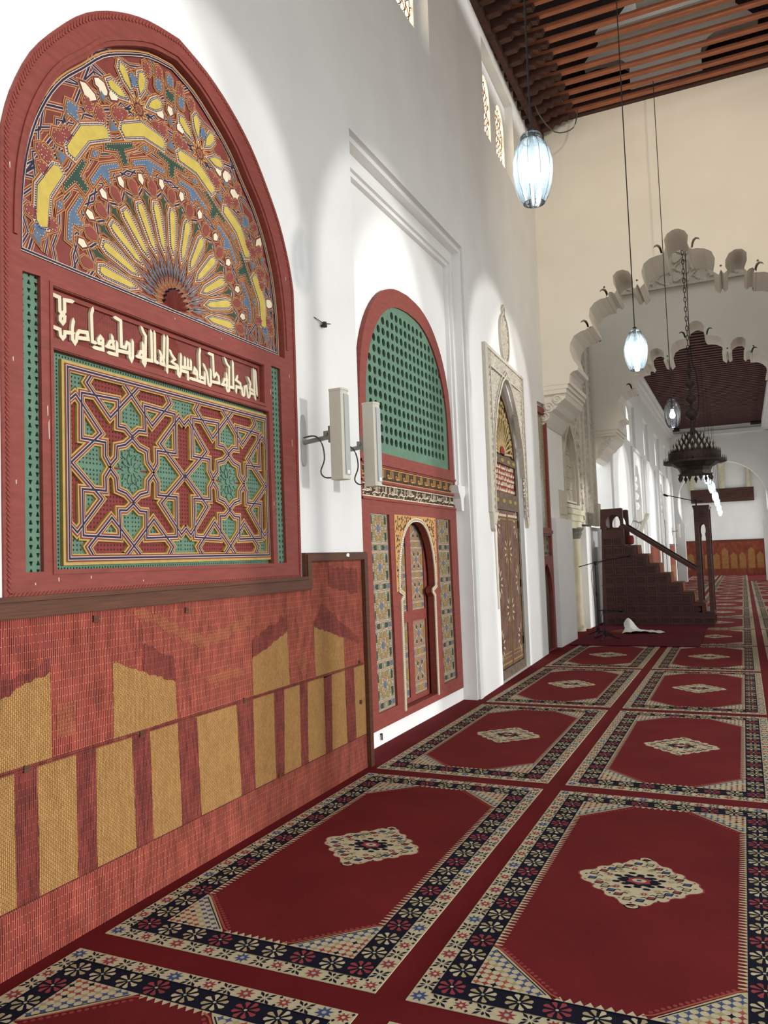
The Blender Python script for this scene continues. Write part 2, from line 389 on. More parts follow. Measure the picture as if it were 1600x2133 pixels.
# --- windows high in the left wall
def lancet(y0, y1, z0, z1, n=8):
    c = (y0+y1)/2; r = (y1-y0)/2
    return [(y0, z0), (y1, z0)]+[(c+r*math.cos(PI*i/n), z1-r*1.3+r*1.3*math.sin(PI*i/n)) for i in range(n+1)]
def high_window(name, X, y0, y1, z0, z1, ls, pane, dp=.12, grille=True):
    t = bpy.data.objects.new(name, None); COL.objects.link(t); t['kind'] = 'structure'
    m = MB(X(-dp) if callable(X) else TL(X-dp))
    m.plate([(y0-.1, z0-.1), (y1+.1, z0-.1), (y1+.1, z1+.1), (y0-.1, z1+.1)], [lancet(*l) for l in ls], -.06, 0)
    m.prism([(y0, z0), (y1, z0), (y1, z0+.18), (y0, z0+.18)], 0, .01)
    m.build('recess', PLASTER, t)
    for l in ls:
        m = MB(X(-dp-.05) if callable(X) else TL(X-dp-.05)); m.prism(off(lancet(*l), .01), -.01, 0); m.build('pane', pane, t)
        if grille:
            m = MB(X(-dp-.035) if callable(X) else TL(X-dp-.035)); L = lancet(*l)
            for k in range(-12, 24):
                for sgn in (1, -1):
                    pts = []
                    for q in range(33):
                        v = l[2]+(l[3]-l[2])*q/32; u = l[0]+(k*.11)+sgn*(v-l[2])*.55+.02*math.sin(v*40)
                        if inpoly(L, u, v): pts.append((u, v))
                        else:
                            if len(pts) > 1: m.ribbon(pts, .011, 0, .008)
                            pts = []
                    if len(pts) > 1: m.ribbon(pts, .011, 0, .008)
            m.build('lattice', GRILLE, t)
    return t
high_window('window_1', WX, 5.75, 7.30, 6.70, 7.95, [(5.92, 6.38, 6.98, 7.72), (6.74, 7.19, 6.98, 7.72)], SKYPANE)
high_window('window_2', TS, 9.40, 11.15, 6.98, 8.26, [(9.76, 10.22, 7.16, 8.08), (10.53, 11.02, 7.16, 8.08)], SKYPANE)

# --- arcade on the right, open to the court
b = MB(lambda u, v, w: (1.55-w, u, v))
def rarch(c, r=1.3, sp=3.95): return [(c+r, 0.001), (c+r, sp)]+[(c+r*math.cos(PI*i/20), sp+r*1.05*math.sin(PI*i/20)) for i in range(1, 20)]+[(c-r, sp), (c-r, .001)]
b.T = lambda u, v, w: (1.55+w, u, v)
b.plate([(-3, 0), (12.7, 0), (12.7, 8.5), (-3, 8.5)], [rarch(c) for c in (2.95, 6.45, 9.85)], 0, .5)
b.plate([(19.3, 0), (38.2, 0), (38.2, 8), (19.3, 8)], [rarch(c, 1.25, 3.6) for c in (21.3, 24.9, 28.5, 32.1, 35.7)], -.04, .4)
b.plate([(12.7, 0), (19.3, 0), (19.3, 10), (12.7, 10)], [rarch(16, .9, 2.6)], 0, .5)
b.plate([(38.4, 0), (46.2, 0), (46.2, 8), (38.4, 8)], [rarch(40.3, 1.5, 3.8), rarch(44, 1.5, 3.8)], -.3, .2)
b.build('wall_right', PLASTER, kind='structure')

# --- cross walls with the lobed arches
AX = -.672
ARCHL = [(-2.403,4.34),(-2.387,4.424),(-2.336,4.466),(-2.264,4.474),(-2.252,4.528),(-2.327,4.649),(-2.373,4.804),(-2.362,4.926),(-2.296,5.039),(-2.185,5.096),(-2.094,5.111),(-2.076,5.14),(-1.992,5.152),(-2.043,5.319),(-2.025,5.439),(-1.95,5.524),(-1.853,5.569),(-1.76,5.577),(-1.707,5.66),(-1.661,5.65),(-1.629,5.62),(-1.592,5.669),(-1.637,5.787),(-1.638,5.908),(-1.577,5.97),(-1.484,5.981),(-1.395,5.935),(-1.343,5.841),(-1.337,5.744),(-1.363,5.68),(-1.314,5.645),(-1.275,5.71),(-1.241,5.635),(-1.17,5.701),(-1.194,5.801),(-1.204,5.899),(-1.165,6.012),(-1.072,6.077),(-.959,6.103),(-.897,6.107),(-.858,6.13),(-.832,6.208),(-.848,6.331),(-.799,6.416),(-.72,6.459)]
def dense(p):
    q = [p[0]]
    for i in range(1, len(p)):
        a, c = p[i-1], p[i]; l = math.hypot(c[0]-a[0], c[1]-a[1])
        q.append(c)
    return q
ARCH = ARCHL+[(AX, 6.466)]+[(2*AX-x, z) for x, z in ARCHL[::-1]]
def crescent(x, z, s=1, k=1):                             # the little hooked slots between lobes
    p = [(-.005, -.11), (.025, -.11), (.012, -.03), (-.01, .02), (-.05, .045), (-.095, .03), (-.115, -.015), (-.09, .005), (-.06, .01), (-.035, -.01), (-.018, -.05)]
    return [(x+s*a*k, z+c*k) for a, c in p]
def cross_holes():
    H = []
    for x, z in ((-2.07, 5.235), (-1.745, 5.69), (-.90, 6.235)):
        H.append(crescent(x, z)); H.append(crescent(2*AX-x, z, -1))
    for x, z in ((-1.78, 5.75), (-1.278, 5.77)):
        for q in (x, 2*AX-x): H.append([(q+.018*math.cos(i*PI/4), z+.018*math.sin(i*PI/4)) for i in range(8)])
    return H
def impost(m, Y, th):
    T = m.T; m.T = TC(Y)
    for s in (0, 1):
        def fx(x): return x if not s else 2*AX-x
        xs = sorted((fx(-3.2), fx(-2.40)))
        for z0, z1, e in ((4.27, 4.34, 0), (4.20, 4.27, -.03), (4.13, 4.2, -.06)):
            m.box(xs[0]+(0 if not s else -e), xs[1]+(e if not s else 0), z0, z1, -th, .02+e*.3)
        # scrolled bracket below
        pr = [(fx(x), z) for x, z in ((-3.0, 4.13), (-2.47, 4.13), (-2.5, 4.05), (-2.6, 3.98), (-2.66, 3.9), (-2.74, 3.86), (-2.8, 3.74), (-2.86, 3.66), (-3.0, 3.6))]
        m.prism(pr, -th, -.05, back=True)
        for cx, cz, r in ((-2.62, 4.04, .075), (-2.76, 3.93, .09), (-2.84, 3.78, .08)):
            m.prism([(fx(cx)+r*math.cos(i*PI/8), cz+r*math.sin(i*PI/8)) for i in range(16)], -.06, -.01)
            m.ribbon([(fx(cx)+(r-.004*i)*.9*math.cos(i*.5), cz+(r-.004*i)*.9*math.sin(i*.5)) for i in range(18)], .014, -.01, .012)
    m.T = T
b = MB(TC(12.6))
b.plate([(-3.3, 4.34)]+ARCH[:]+[(1.7, 4.34), (1.7, 8.75), (-3.3, 8.75)], cross_holes(), -.95, 0)
impost(b, 12.6, 1.5)
b.b3(1.5, 1.75, 12.66, 14.12, 0, 4.2)
# gable seen through the roof beams, with its arched openings
b.T = TC(12.9)
def gop(c, w, z0, z1): return [(c-w, z0), (c+w, z0)]+[(c+w*math.cos(PI*i/10), z1-w*.55+w*.55*math.sin(PI*i/10)) for i in range(11)]
b.plate([(-2.75, 8.7), (1.5, 8.7), (1.5, 9.2), (-.1, 10.9), (-1.15, 10.9), (-2.75, 9.2)], [gop(-1.8, .56, 8.9, 9.68), gop(.42, .58, 8.9, 9.66), [(-1.09, 9.95), (-.37, 9.95), (-.37, 10.5), (-1.09, 10.5)]], -.25, 0)
b.build('wall_cross', PLASTER2, kind='structure')
b = MB(TC(18.0))
b.plate([(-3.3, 4.34)]+ARCH[:]+[(1.7, 4.34), (1.7, 10), (-3.3, 10)], cross_holes(), -.85, 0)
impost(b, 18.0, 1.3)
b.b3(1.5, 1.75, 18.05, 19.25, 0, 4.2)
b.build('wall_back', PLASTER2, kind='structure')
# carved stucco band on it
def girih(u, v):
    a = math.sin(u*17)+math.sin(u*8.5+v*14.7)+math.sin(u*8.5-v*14.7)
    return .012 if a > .9 or -.55 < a < -.05 else -.022
b = MB(TC(17.96)); b.carve(-2.45, 1.1, 7.32, 8.1, .024, girih); b.ribbon([(-2.45, 7.30), (1.1, 7.30)], .05, -.03, .03); b.build('trim_2', STUCCO, kind='structure')

# --- mihrab bay: carved stucco wall, lattice arch, niche
def arabesque(u, v):
    a = math.sin(u*41+1.3*math.sin(v*29))*math.sin(v*37+1.4*math.sin(u*31))
    return 0 if a > -.05 else -.045
def rosette(u, v):
    p = .23; x = (u % p)-p/2; y = (v % p)-p/2; r = math.hypot(x, y); t = math.atan2(y, x)
    a = math.cos(8*t)*.018+.055-r
    c = min(abs(a), abs(r-.098), abs(abs(x)-abs(y))*.8)
    return 0 if c < .012 else -.05
mih = [(14.42, 2.42), (15.72, 2.42), (15.75, 3.0), (15.66, 3.4), (15.45, 3.75), (15.07, 4.05), (14.7, 3.75), (14.48, 3.4), (14.4, 3.0)]
b = MB(TL(-2.93))
b.carve(14.12, 17.95, 2.1, 6.3, .019, arabesque, inside=lambda u, v: not inpoly(mih, u, v) and not (16.55 < u < 17.9 and not .12 < (u-16.55) % .7 < .58) and not (16.1 < u < 16.25))
b.T = TL(-2.93)
for u0, u1 in ((14.1, 14.2), (16.08, 16.27), (16.5, 16.72), (17.1, 17.42), (17.78, 17.95)): b.box(u0, u1, 2.1, 6.3, -.05, .012)
b.ribbon(mih+[mih[0]], .07, -.1, .02); b.ribbon(off(mih, -.09)+[off(mih, -.09)[0]], .035, -.12, -.03)
for i in range(14):                                       # scalloped rib following the arch
    q = i/13; u = 15.2+.95*math.sin(q*1.35); v = 5.25-3.0*q**1.4
    b.prism([(u+.05*math.cos(k*PI/4), v+.06*math.sin(k*PI/4)) for k in range(8)], -.02, .035)
b.box(13.6, 14.2, 2.15, 2.65, -.05, .06); b.box(13.68, 14.12, 2.22, 2.58, .05, .08); b.box(17.6, 17.98, 2.1, 2.6, -.05, .06)
b.build('wall_mihrab', STUCCO, kind='structure')
b = MB(TL(-3.03)); b.carve(14.38, 15.8, 2.4, 4.07, .0125, rosette, inside=lambda u, v: inpoly(off(mih, -.02), u, v)); b.build('window_3', STUCCO, kind='structure')
b = MB(); b.b3(-3.1, -2.86, 14.38, 15.95, 2.26, 2.36); b.b3(-3.1, -2.89, 14.42, 15.9, 2.14, 2.26); b.b3(-3.1, -2.92, 14.45, 15.85, 2.0, 2.14); b.build('trim_3', MARBLE, kind='structure')
t = thing('engaged_column', 'slim cream marble column with grey capital in the mihrab niche', 'column', (-2.98, 15.45, 0))
b = MB(); b.lathe([(.12, 0), (.12, .08), (.095, .12), (.09, 1.72), (.1, 1.76), (.1, 1.8)], -2.98, 15.45, 20); b.build('shaft', MARBLE, t, smooth=True)
b = MB(); b.lathe([(.095, 1.8), (.11, 1.86), (.135, 1.9), (.12, 1.93), (.17, 1.99), (.17, 2.02)], -2.98, 15.45, 8); b.build('capital', CAPST, t)
b = MB(TF(9.95)); b.plate([(-3.4, 12.6), (1.75, 12.6), (1.75, 19.4), (-3.4, 19.4)], [[(-2.55, 13.85), (1.15, 13.85), (1.15, 17.65), (-2.55, 17.65)]], 0, .1); b.plate([(-2.6, 13.8), (1.2, 13.8), (1.2, 17.7), (-2.6, 17.7)], [[(-2.55, 13.85), (1.15, 13.85), (1.15, 17.65), (-2.55, 17.65)]], 0, 1.2); b.T = ID; b.b3(-2.6, 1.2, 15.25, 15.35, 9.96, 10.05); b.build('ceiling_dome', PLASTER2, kind='structure')  # unseen roof opening, added to let daylight down into the bay

# --- ceiling of the near bay: open tie beams under a plank roof
b = MB(); sl = 1.02
for s in (0, 1):
    def fx(x): return x if not s else 2*AX-x
    v = [(fx(-2.85), -3, 8.72), (fx(-2.85), 13.2, 8.72), (fx(-.95), 13.2, 8.72+1.9*1.08), (fx(-.95), -3, 8.72+1.9*1.08)]
    b.add(v, [[0, 1, 2, 3]])
b.add([(-.95, -3, 10.77), (2*AX+.95, -3, 10.77), (2*AX+.95, 8.8, 10.77), (-.95, 8.8, 10.77)], [[0, 1, 2, 3]])   # ridge left open beyond, unseen, to let daylight onto the gable
b.add([(-3.2, 13.3, 8.6), (1.7, 13.3, 8.6), (1.7, 13.3, 11.2), (-3.2, 13.3, 11.2)], [[0, 1, 2, 3]])  # dark sheet added behind the gable so its openings look dark
ceil = b.build('ceiling', ROOFW, kind='structure')
bb = MB(); bb.b3(-2.80, 1.6, -.036, .036, 0, .055)
bk = MB(lambda u, v, w: (u, w, v))
bk.prism([(-2.80, .0), (-2.05, .0), (-2.08, -.06), (-2.16, -.04), (-2.2, -.09), (-2.28, -.07), (-2.32, -.12), (-2.4, -.1), (-2.44, -.16), (-2.80, -.18)], -.05, .05, back=True)
beam0 = bb.build('beam', BEAM); brk0 = bk.build('bracket', BEAMD)
n = 0
for i in range(26):
    y = 12.42-.275*i
    for src, z in ((beam0, 8.62), (brk0, 8.62)):
        o = src if i == 0 else src.copy()
        if i: COL.objects.link(o)
        o.location = (0, y, z); o.parent = ceil

# --- the far nave
b = MB(TL(-2.8))
fw_ = [(22.75, 24.7), (26.9, 28.4), (30.55, 32.4), (34.2, 35.8)]
def lobedoor(c, h=4.2, w=.85): return [(c+w, .001), (c+w, h-1.5)]+[(c+w*math.cos(PI*i/24)*(1+.07*abs(math.sin(i*PI/4))), h-1.5+1.35*math.sin(PI*i/24)*(1+.07*abs(math.sin(i*PI/4)))) for i in range(1, 24)]+[(c-w, h-1.5), (c-w, .001)]
fd = [24.55, 32.3]
b.plate([(19.3, 0), (38.2, 0), (38.2, 8), (19.3, 8)], [[(a, 4.56), (c, 4.56), (c, 5.9), (a, 5.9)] for a, c in fw_]+[lobedoor(c) for c in fd], -.5, 0)
for c in fd:                                              # door surrounds and lobes
    b.ribbon([(c-1.15, 0), (c-1.15, 4.5), (c+1.15, 4.5), (c+1.15, 0)], .09, 0, .06)
    for i in range(7):
        b.lathe([(.0, -.12), (.1, -.12), (.14, 0), (.1, .12), (0, .12)], 0, 0, 10)
        k = len(b.v)-50
        a = math.radians(8+i*13)
        for q in range(k, len(b.v)): x, y, z = b.v[q]; b.v[q] = (x-3.0, y+c+.85*math.cos(a)*1.05, z+2.7+1.45*math.sin(a))
for y in (26.2, 30.0, 33.4, 36.8): b.b3(-2.82, -2.72, y-.25, y+.25, 0, 4.4)
b.b3(-3.3, -2.7, 19.3, 38, 6.62, 6.74); b.b3(-3.3, -2.62, 19.3, 38, 6.74, 6.9); b.b3(-3.3, -2.55, 19.3, 38, 6.9, 7.0)
b.b3(1.1, 1.6, 19.3, 38, 6.62, 6.74); b.b3(1.02, 1.6, 19.3, 38, 6.74, 7.0)
b.b3(-3.5, -3.3, 22, 34, 0, 4.4)
b.b3(-3.3, -2.97, 38.4, 46, 0, 8)
b.build('wall_left_far', PLASTER, kind='structure')
for i, (a, c) in enumerate(fw_):
    w = (c-a)
    high_window('window_%d' % (i+4), -2.8, a, c, 4.56, 5.9, [(a+.12, a+.62*w, 4.62, 5.75)], FARPANE, dp=.08, grille=False)
b = MB(TC(38.0)); CA = -.76
b.plate([(-3.2, 0), (CA-1.62, 0), (CA-1.62, 2.65)]+[(CA+1.87*math.cos(math.radians(208-236*i/40)), 3.53+1.87*math.sin(math.radians(208-236*i/40))) for i in range(41)]+[(CA+1.62, 2.65), (CA+1.62, 0), (1.7, 0), (1.7, 8), (-3.2, 8)], [], -.5, 0)
b.box(CA-2.1, CA-1.6, 2.45, 2.65, -.52, .04); b.box(CA+1.6, CA+2.1, 2.45, 2.65, -.52, .04); b.box(-3, 1.6, 6.62, 6.78, -.02, .08)
b.build('wall_far', PLASTER, kind='structure')
b = MB(); b.b3(-3.4, 1.7, 46, 46.3, 0, 8); b.b3(-3.4, 1.7, 38, 46.3, 7.9, 8); b.build('wall_end', PLASTER, kind='structure')
b = MB(); b.b3(-3.2, 1.7, 19.2, 38, 7.06, 7.14); b.b3(-2.75, -2.35, 37.4, 38, 6.9, 7.06); b.b3(.6, 1.02, 37.4, 38, 6.9, 7.06)
fc = b.build('ceiling_far', ROOFW, kind='structure')
bb = MB(); bb.b3(-2.7, 1.1, -.07, .07, 0, .09); bt0 = bb.build('batten', FARB)
for i in range(62):
    o = bt0 if i == 0 else bt0.copy()
    if i: COL.objects.link(o)
    o.location = (0, 19.45+.3*i, 6.97); o.parent = fc

# ================================================================ prayer rugs
RW, RL = 1.272, 2.567
def flower8(m, x, y, r, w, c1, c2, cc, lw=.40):
    for k in range(8):
        a = k*PI/4+PI/8; rr = r*(1.0 if k % 2 else .96)
        p = [(x+rr*t*math.cos(a)-s*rr*lw*math.sin(a), y+rr*t*math.sin(a)+s*rr*lw*math.cos(a)) for t, s in ((.22, 0), (.62, .30), (.9, .55), (1.02, .3), (1.0, -.2), (.84, -.52), (.58, -.28))]
        m.poly(p, w, c1 if k % 4 < 2 else c2)
    m.poly([(x+r*.13*math.cos(i*PI/3), y+r*.13*math.sin(i*PI/3)) for i in range(6)], w+.0004, cc)
def star8(m, x, y, r, w, c, cc):
    m.poly([(x+(r if i % 2 else r*.5)*math.cos(i*PI/8), y+(r if i % 2 else r*.5)*math.sin(i*PI/8)) for i in range(16)], w, c)
    m.poly([(x+r*.26*math.cos(i*PI/3), y+r*.26*math.sin(i*PI/3)) for i in range(6)], w+.0004, cc)
def xleaf(m, x, y, r, w, c):
    for k in range(8):
        a = PI/4*k+ (0 if k % 2 else .12); l = r*(1.15 if k % 2 else .75)
        m.poly([(x+l*t*math.cos(a)-s*r*math.sin(a), y+l*t*math.sin(a)+s*r*math.cos(a)) for t, s in ((.2, 0), (.65, .16), (1, 0), (.65, -.16))], w, c)
RM = [CFIELD, CCREAM, CNAVY, CRED, CBLUE, CBEIGE, CORANGE, CPALE]
def rug_mesh():
    m = MB(TF()); e = .0006
    m.prism([(0, 0), (RW, 0), (RW, RL), (0, RL)], 0, .003, 1)
    z = .003+e
    m.poly([(.072, .072), (RW-.072, .072), (RW-.072, RL-.072), (.072, RL-.072)], z, 2)
    m.poly([(.177, .177), (RW-.177, .177), (RW-.177, RL-.177), (.177, RL-.177)], z+e, 0)
    # outer cream border flowers
    def run(n, L, fn):
        for i in range(n): fn(i, L*(i+.5)/n)
    def cell(i, x, y):
        k = i % 4
        if k == 0: star8(m, x, y, .036, z, 3 if i % 8 else 4, 7)
        elif k == 2: star8(m, x, y, .029, z, 3, 1); [m.poly([(x+dx+.007*math.cos(j*PI/2), y+dy+.009*math.sin(j*PI/2)) for j in range(4)], z, 2) for dx, dy in ((-.026, -.026), (.026, -.026), (.026, .026), (-.026, .026))]
        else: xleaf(m, x, y, .041, z, 2)
    run(33, RL, lambda i, t: (cell(i, .036, t), cell(i+2, RW-.036, t)))
    run(14, RW-.144, lambda i, t: (cell(i+1, .072+t, .036), cell(i+3, .072+t, RL-.036)))
    # navy border flowers
    def nav(i, x, y):
        c = (3, 3, 1) if i % 3 == 0 else ((1, 5, 7) if i % 3 == 1 else (5, 1, 1))
        flower8(m, x, y, .051, z+e, c[0], c[1], c[2])
    run(20, RL-.144, lambda i, t: (nav(i, .1245, .072+t), nav(i, RW-.1245, .072+t)))
    run(7, RW-.354, lambda i, t: (nav(i+1, .177+t, .1245), nav(i+1, .177+t, RL-.1245)))
    # fine edge lines
    for q, c in ((.072, 2), (.177, 2)):
        m.ribbon([(q, q), (RW-q, q), (RW-q, RL-q), (q, RL-q)], .006, 0, z+e*3, 2, True, True)
    # saw-tooth edge of the field
    n = 62; a, c = .47, RL-.47
    for i in range(n):
        y = a+(c-a)*(i+.5)/n; h = (c-a)/n*.42
        for x, s in ((.18, 1), (RW-.18, -1)):
            m.poly([(x, y-h), (x+s*.012, y-h*.5), (x+s*.03, y-h*.3), (x+s*.034, y), (x+s*.03, y+h*.3), (x+s*.012, y+h*.5), (x, y+h)], z+2*e, 1)
    n = 9; a, c = .48, RW-.48
    for i in range(n):
        x = a+(c-a)*(i+.5)/n; h = (c-a)/n*.5
        for y, s in ((.18, 1), (RL-.18, -1)): m.poly([(x-h, y), (x, y+s*.028), (x+h, y)], z+2*e, 1)
    # corner spandrels
    for sx in (0, 1):
        for sy in (0, 1):
            def P(x, y): return ((RW-x) if sx else x, (RL-y) if sy else y)
            m.poly([P(.18, .18), P(.475, .18), P(.46, .20), P(.21, .45), P(.18, .465)], z+2*e, 1)
            m.ribbon([P(.5, .192), P(.465, .208), P(.215, .452), P(.182, .475)], .008, 0, z+4*e, 6, flat=True)
            m.ribbon([P(.45, .198), P(.2, .44)], .005, 0, z+4*e, 2, flat=True)
            for i in range(15):
                t = (i+.5)/15; x, y = P(.485-.27*t, .215+.255*t)
                m.poly([(x+.009*math.cos(j*PI/3), y+.009*math.sin(j*PI/3)) for j in range(6)], z+2*e, 3)
            st = .0325
            for i in range(9):
                for j in range(9):
                    if i+j > 7.2: continue
                    x, y = P(.197+i*st, .197+j*st); d = i+j
                    col = 4 if d in (6, 7) else (5 if d == 5 else ((6, 3, 2, 6, 3)[(i+2*j) % 5] if d < 5 else 2))
                    r = .0168
                    m.poly([(x+(r if k % 2 else r*.45)*math.cos(k*PI/4+PI/4), y+(r if k % 2 else r*.45)*math.sin(k*PI/4+PI/4)) for k in range(8)], z+3*e, col)
    # centre medallion
    cx, cy = RW/2, RL/2; N = 64; R = .285
    def rad(t):
        a = abs(math.cos(t)); c = abs(math.sin(t)); return R/((a**1.12+c**1.12)**(1/1.12))
    def ring(f, d, k): return [(cx+rad(2*PI*i/N)*f*math.cos(2*PI*i/N)*(1+d*(1 if (i//k) % 2 else -1)), cy+rad(2*PI*i/N)*f*math.sin(2*PI*i/N)*(1+d*(1 if (i//k) % 2 else -1))) for i in range(N)]
    m.poly(ring(1.03, .035, 2), z+2*e, 3); m.poly(ring(1.0, .035, 2), z+3*e, 1)
    for s in (-1, 1):
        m.poly([(cx+.034*math.cos(i*PI/6), cy+s*.275+.028*math.sin(i*PI/6)) for i in range(12)], z+2*e, 2)
        m.poly([(cx+.028*math.cos(i*PI/6), cy+s*.275+.022*math.sin(i*PI/6)) for i in range(12)], z+3*e, 1)
        m.poly([(cx+.012*math.cos(i*PI/3), cy+s*.275+.010*math.sin(i*PI/3)) for i in range(6)], z+4*e, 3)
    rr = .09
    for i in range(16): 
        a = i*PI/8; x, y = cx+rr*math.cos(a)*(.9+.3*(i % 2)), cy+rr*math.sin(a)*(.75+.25*(i % 2))
        m.poly([(x+.02*math.cos(j*PI/3), y+.013*math.sin(j*PI/3)) for j in range(6)], z+4*e, 2)
    m.poly([(cx+(.1 if i % 2 else .07)*math.cos(i*PI/10), cy+(.075 if i % 2 else .05)*math.sin(i*PI/10)) for i in range(20)], z+5*e, 2)
    m.poly([(cx+(.062 if i % 2 else .045)*math.cos(i*PI/6), cy+(.045 if i % 2 else .034)*math.sin(i*PI/6)) for i in range(12)], z+6*e, 3)
    m.poly([(cx+.034*math.cos(i*PI/4), cy+.02*math.sin(i*PI/4)) for i in range(8)], z+7*e, 1)
    m.poly([(cx+.013*math.cos(i*PI/3), cy+.011*math.sin(i*PI/3)) for i in range(6)], z+8*e, 4)
    for i in range(12):
        a = i*PI/6+.26; r = rad(a)
        x, y = cx+r*.58*math.cos(a), cy+r*.58*math.sin(a); star8(m, x, y, .02, z+4*e, 3 if i % 2 else 5, 1)
    for i in range(24):
        a = i*PI/12+.13; r = rad(a); x, y = cx+r*.8*math.cos(a), cy+r*.8*math.sin(a)
        q = [(x-.018, y-.012), (x+.012, y-.012), (x+.018, y+.012), (x-.012, y+.012)]
        m.lay(q, z+4*e, [(.003, 2), (-.002, (4, 3, 5)[i % 3])])
        x, y = cx+r*.93*math.cos(a+.1), cy+r*.93*math.sin(a+.1); m.poly([(x+.008*math.cos(j*PI/2), y+.006*math.sin(j*PI/2)) for j in range(4)], z+4*e, (3, 2)[i % 2])
        x, y = cx+r*.68*math.cos(a+.1), cy+r*.68*math.sin(a+.1); m.ribbon([(x-.014, y-.006), (x, y+.006), (x+.014, y-.004)], .005, 0, z+4*e, 2, flat=True)
    return m
ORD = ['first', 'second', 'third', 'fourth', 'fifth', 'sixth', 'seventh', 'eighth', 'ninth', 'tenth', 'eleventh', 'twelfth', 'thirteenth', 'fourteenth', 'fifteenth', 'sixteenth', 'seventeenth']
rug0 = rug_mesh().build('prayer_rug', RM)
first = True
COLN = ['the row along the left wall', 'the middle row', 'the right-hand row']
for c, x0 in enumerate((-2.555, -1.165, .215)):
    k = 0
    for n in range(-1, 16):
        y = 2.572+2.7033*n
        if c == 0 and n in (4, 5): continue
        if (c == 2 and (n < 3 or n > 12)) or (c == 0 and n == 13): continue
        o = rug0 if first else rug0.copy()
        if not first: COL.objects.link(o)
        first = False
        o.location = (x0, y, .001)
        where = {(0, -1): 'red prayer rug cut off at the bottom left corner, below the reed mat', (0, 0): 'large red prayer rug beside the reed wall mat, cream medallion in its middle',
                 (1, -1): 'red prayer rug of which a corner shows at the bottom edge of the picture', (1, 0): 'large red prayer rug at the bottom right, nearest whole one of the middle row',
                 (0, 1): 'red prayer rug in front of the green-topped arched door', (1, 1): 'red prayer rug right of the one before the green-topped door',
                 (0, 2): 'red prayer rug in front of the narrow carved doorway', (0, 3): 'red prayer rug just before the burgundy carpet, along the left wall', (1, 3): 'red prayer rug of the middle row touching the burgundy carpet edge',
                 (1, 4): 'red prayer rug half covered by the burgundy carpet', (1, 5): 'red prayer rug at the foot of the wooden pulpit stairs'}
        lab = where.get((c, n)) or 'red and cream prayer rug, %s from the camera in %s' % (ORD[k], COLN[c])
        tag(o, lab, 'prayer rug', 'prayer rugs laid in '+COLN[c]); k += 1
# burgundy carpet before the pulpit
b = MB(TF()); b.prism([(-2.7, 13.05), (-.70, 13.02), (-.69, 16.4), (-2.72, 16.4)], .012, .022)
tag(b.build('burgundy_carpet', BURG), 'plain burgundy carpet spread in front of the wooden pulpit', 'carpet')

# ================================================================ reed mat on the wall
RX = WX+.012
REED={
'M':[[(2.124,1.06),(2.173,1.065),(2.223,1.094),(2.371,1.129),(2.375,0.771),(1.9,0.775),(1.9,1.04)],[(2.723,1.121),(2.822,1.085),(2.917,1.049),(3.149,0.973),(3.156,0.781),(2.724,0.765)],[(3.827,0.999),(3.941,1.027),(4.215,1.114),(4.231,0.775),(3.829,0.778)],[(4.548,1.121),(4.66,1.094),(4.845,1.026),(4.97,0.996),(4.972,0.758),(4.558,0.754)]],
'cols':[[(2.192,0.765),(2.301,0.76),(2.309,0.246),(2.199,0.246)],[(2.503,0.765),(2.615,0.764),(2.616,0.246),(2.508,0.246)],[(2.838,0.762),(2.96,0.763),(2.972,0.246),(2.858,0.246)],[(3.161,0.768),(3.313,0.762),(3.335,0.246),(3.182,0.246)],[(3.663,0.764),(3.824,0.765),(3.83,0.246),(3.692,0.246)],[(4.046,0.766),(4.163,0.767),(4.142,0.246),(4.047,0.246)],[(4.348,0.764),(4.448,0.766),(4.433,0.242),(4.342,0.242)],[(4.663,0.762),(4.775,0.761),(4.758,0.239),(4.663,0.239)],[(4.972,0.766),(5.116,0.763),(5.124,0.242),(4.98,0.244)]],
'dark':[[(1.9,1.04),(2.173,1.065),(2.223,1.094),(2.371,1.129),(2.372,1.178),(2.224,1.141),(1.9,1.09)],[(2.92,1.185),(3.152,1.087),(3.149,0.973),(2.917,1.049)],[(3.832,1.11),(4.221,1.219),(4.215,1.114),(3.941,1.027),(3.827,0.999)],[(4.671,1.256),(5.217,0.961),(5.215,0.926),(4.97,0.996),(4.845,1.026),(4.548,1.121)],[(4.772,1.508),(5.216,1.479),(5.202,1.292),(4.763,1.374)]],
'chev':[[(2.859,1.327),(3.373,1.101),(3.823,1.191),(3.826,1.25),(3.375,1.164),(2.924,1.356)],[(2.4,1.0),(2.5,1.0),(2.5,.85),(2.4,.85)],[(4.40,1.0),(4.46,.9),(4.39,.82),(4.32,.9)],[(3.329,0.964),(3.694,0.963),(3.76,0.911),(3.47,0.9)]],
'pins':[(2.245,0.765),(2.897,0.76),(3.738,0.769),(2.618,1.327),(3.243,1.318),(4.082,0.255),(5.204,0.786),(5.202,0.496)]}
t = thing('reed_wall_mat', 'red and straw woven reed mat in a wooden frame along the wall foot', 'wall mat', (WX, 3.4, 0))
def rough(p, s=.006, k=.022):                              # ragged woven edges
    q = []
    p = ccw(p)
    for i in range(len(p)):
        a, c = p[i], p[(i+1) % len(p)]; n = max(1, int(math.hypot(c[0]-a[0], c[1]-a[1])/k))
        for j in range(n): q.append((a[0]+(c[0]-a[0])*j/n+random.uniform(-s, s)*.3, a[1]+(c[1]-a[1])*j/n+random.uniform(-s, s)))
    return q
b = MB(TL(WX))
L = [(-3, .0), (5.34, .0), (5.34, 1.57), (4.50, 1.57), (4.50, 1.37), (-3, 1.37)]
b.prism(L, 0, .012, 0)
e = .0008; w = .012
b.poly([(-3, .245), (5.34, .243), (5.34, .765), (-3, .768)], w+e, 2)
for p in REED['M']: b.poly(rough(p), w+2*e, 2)
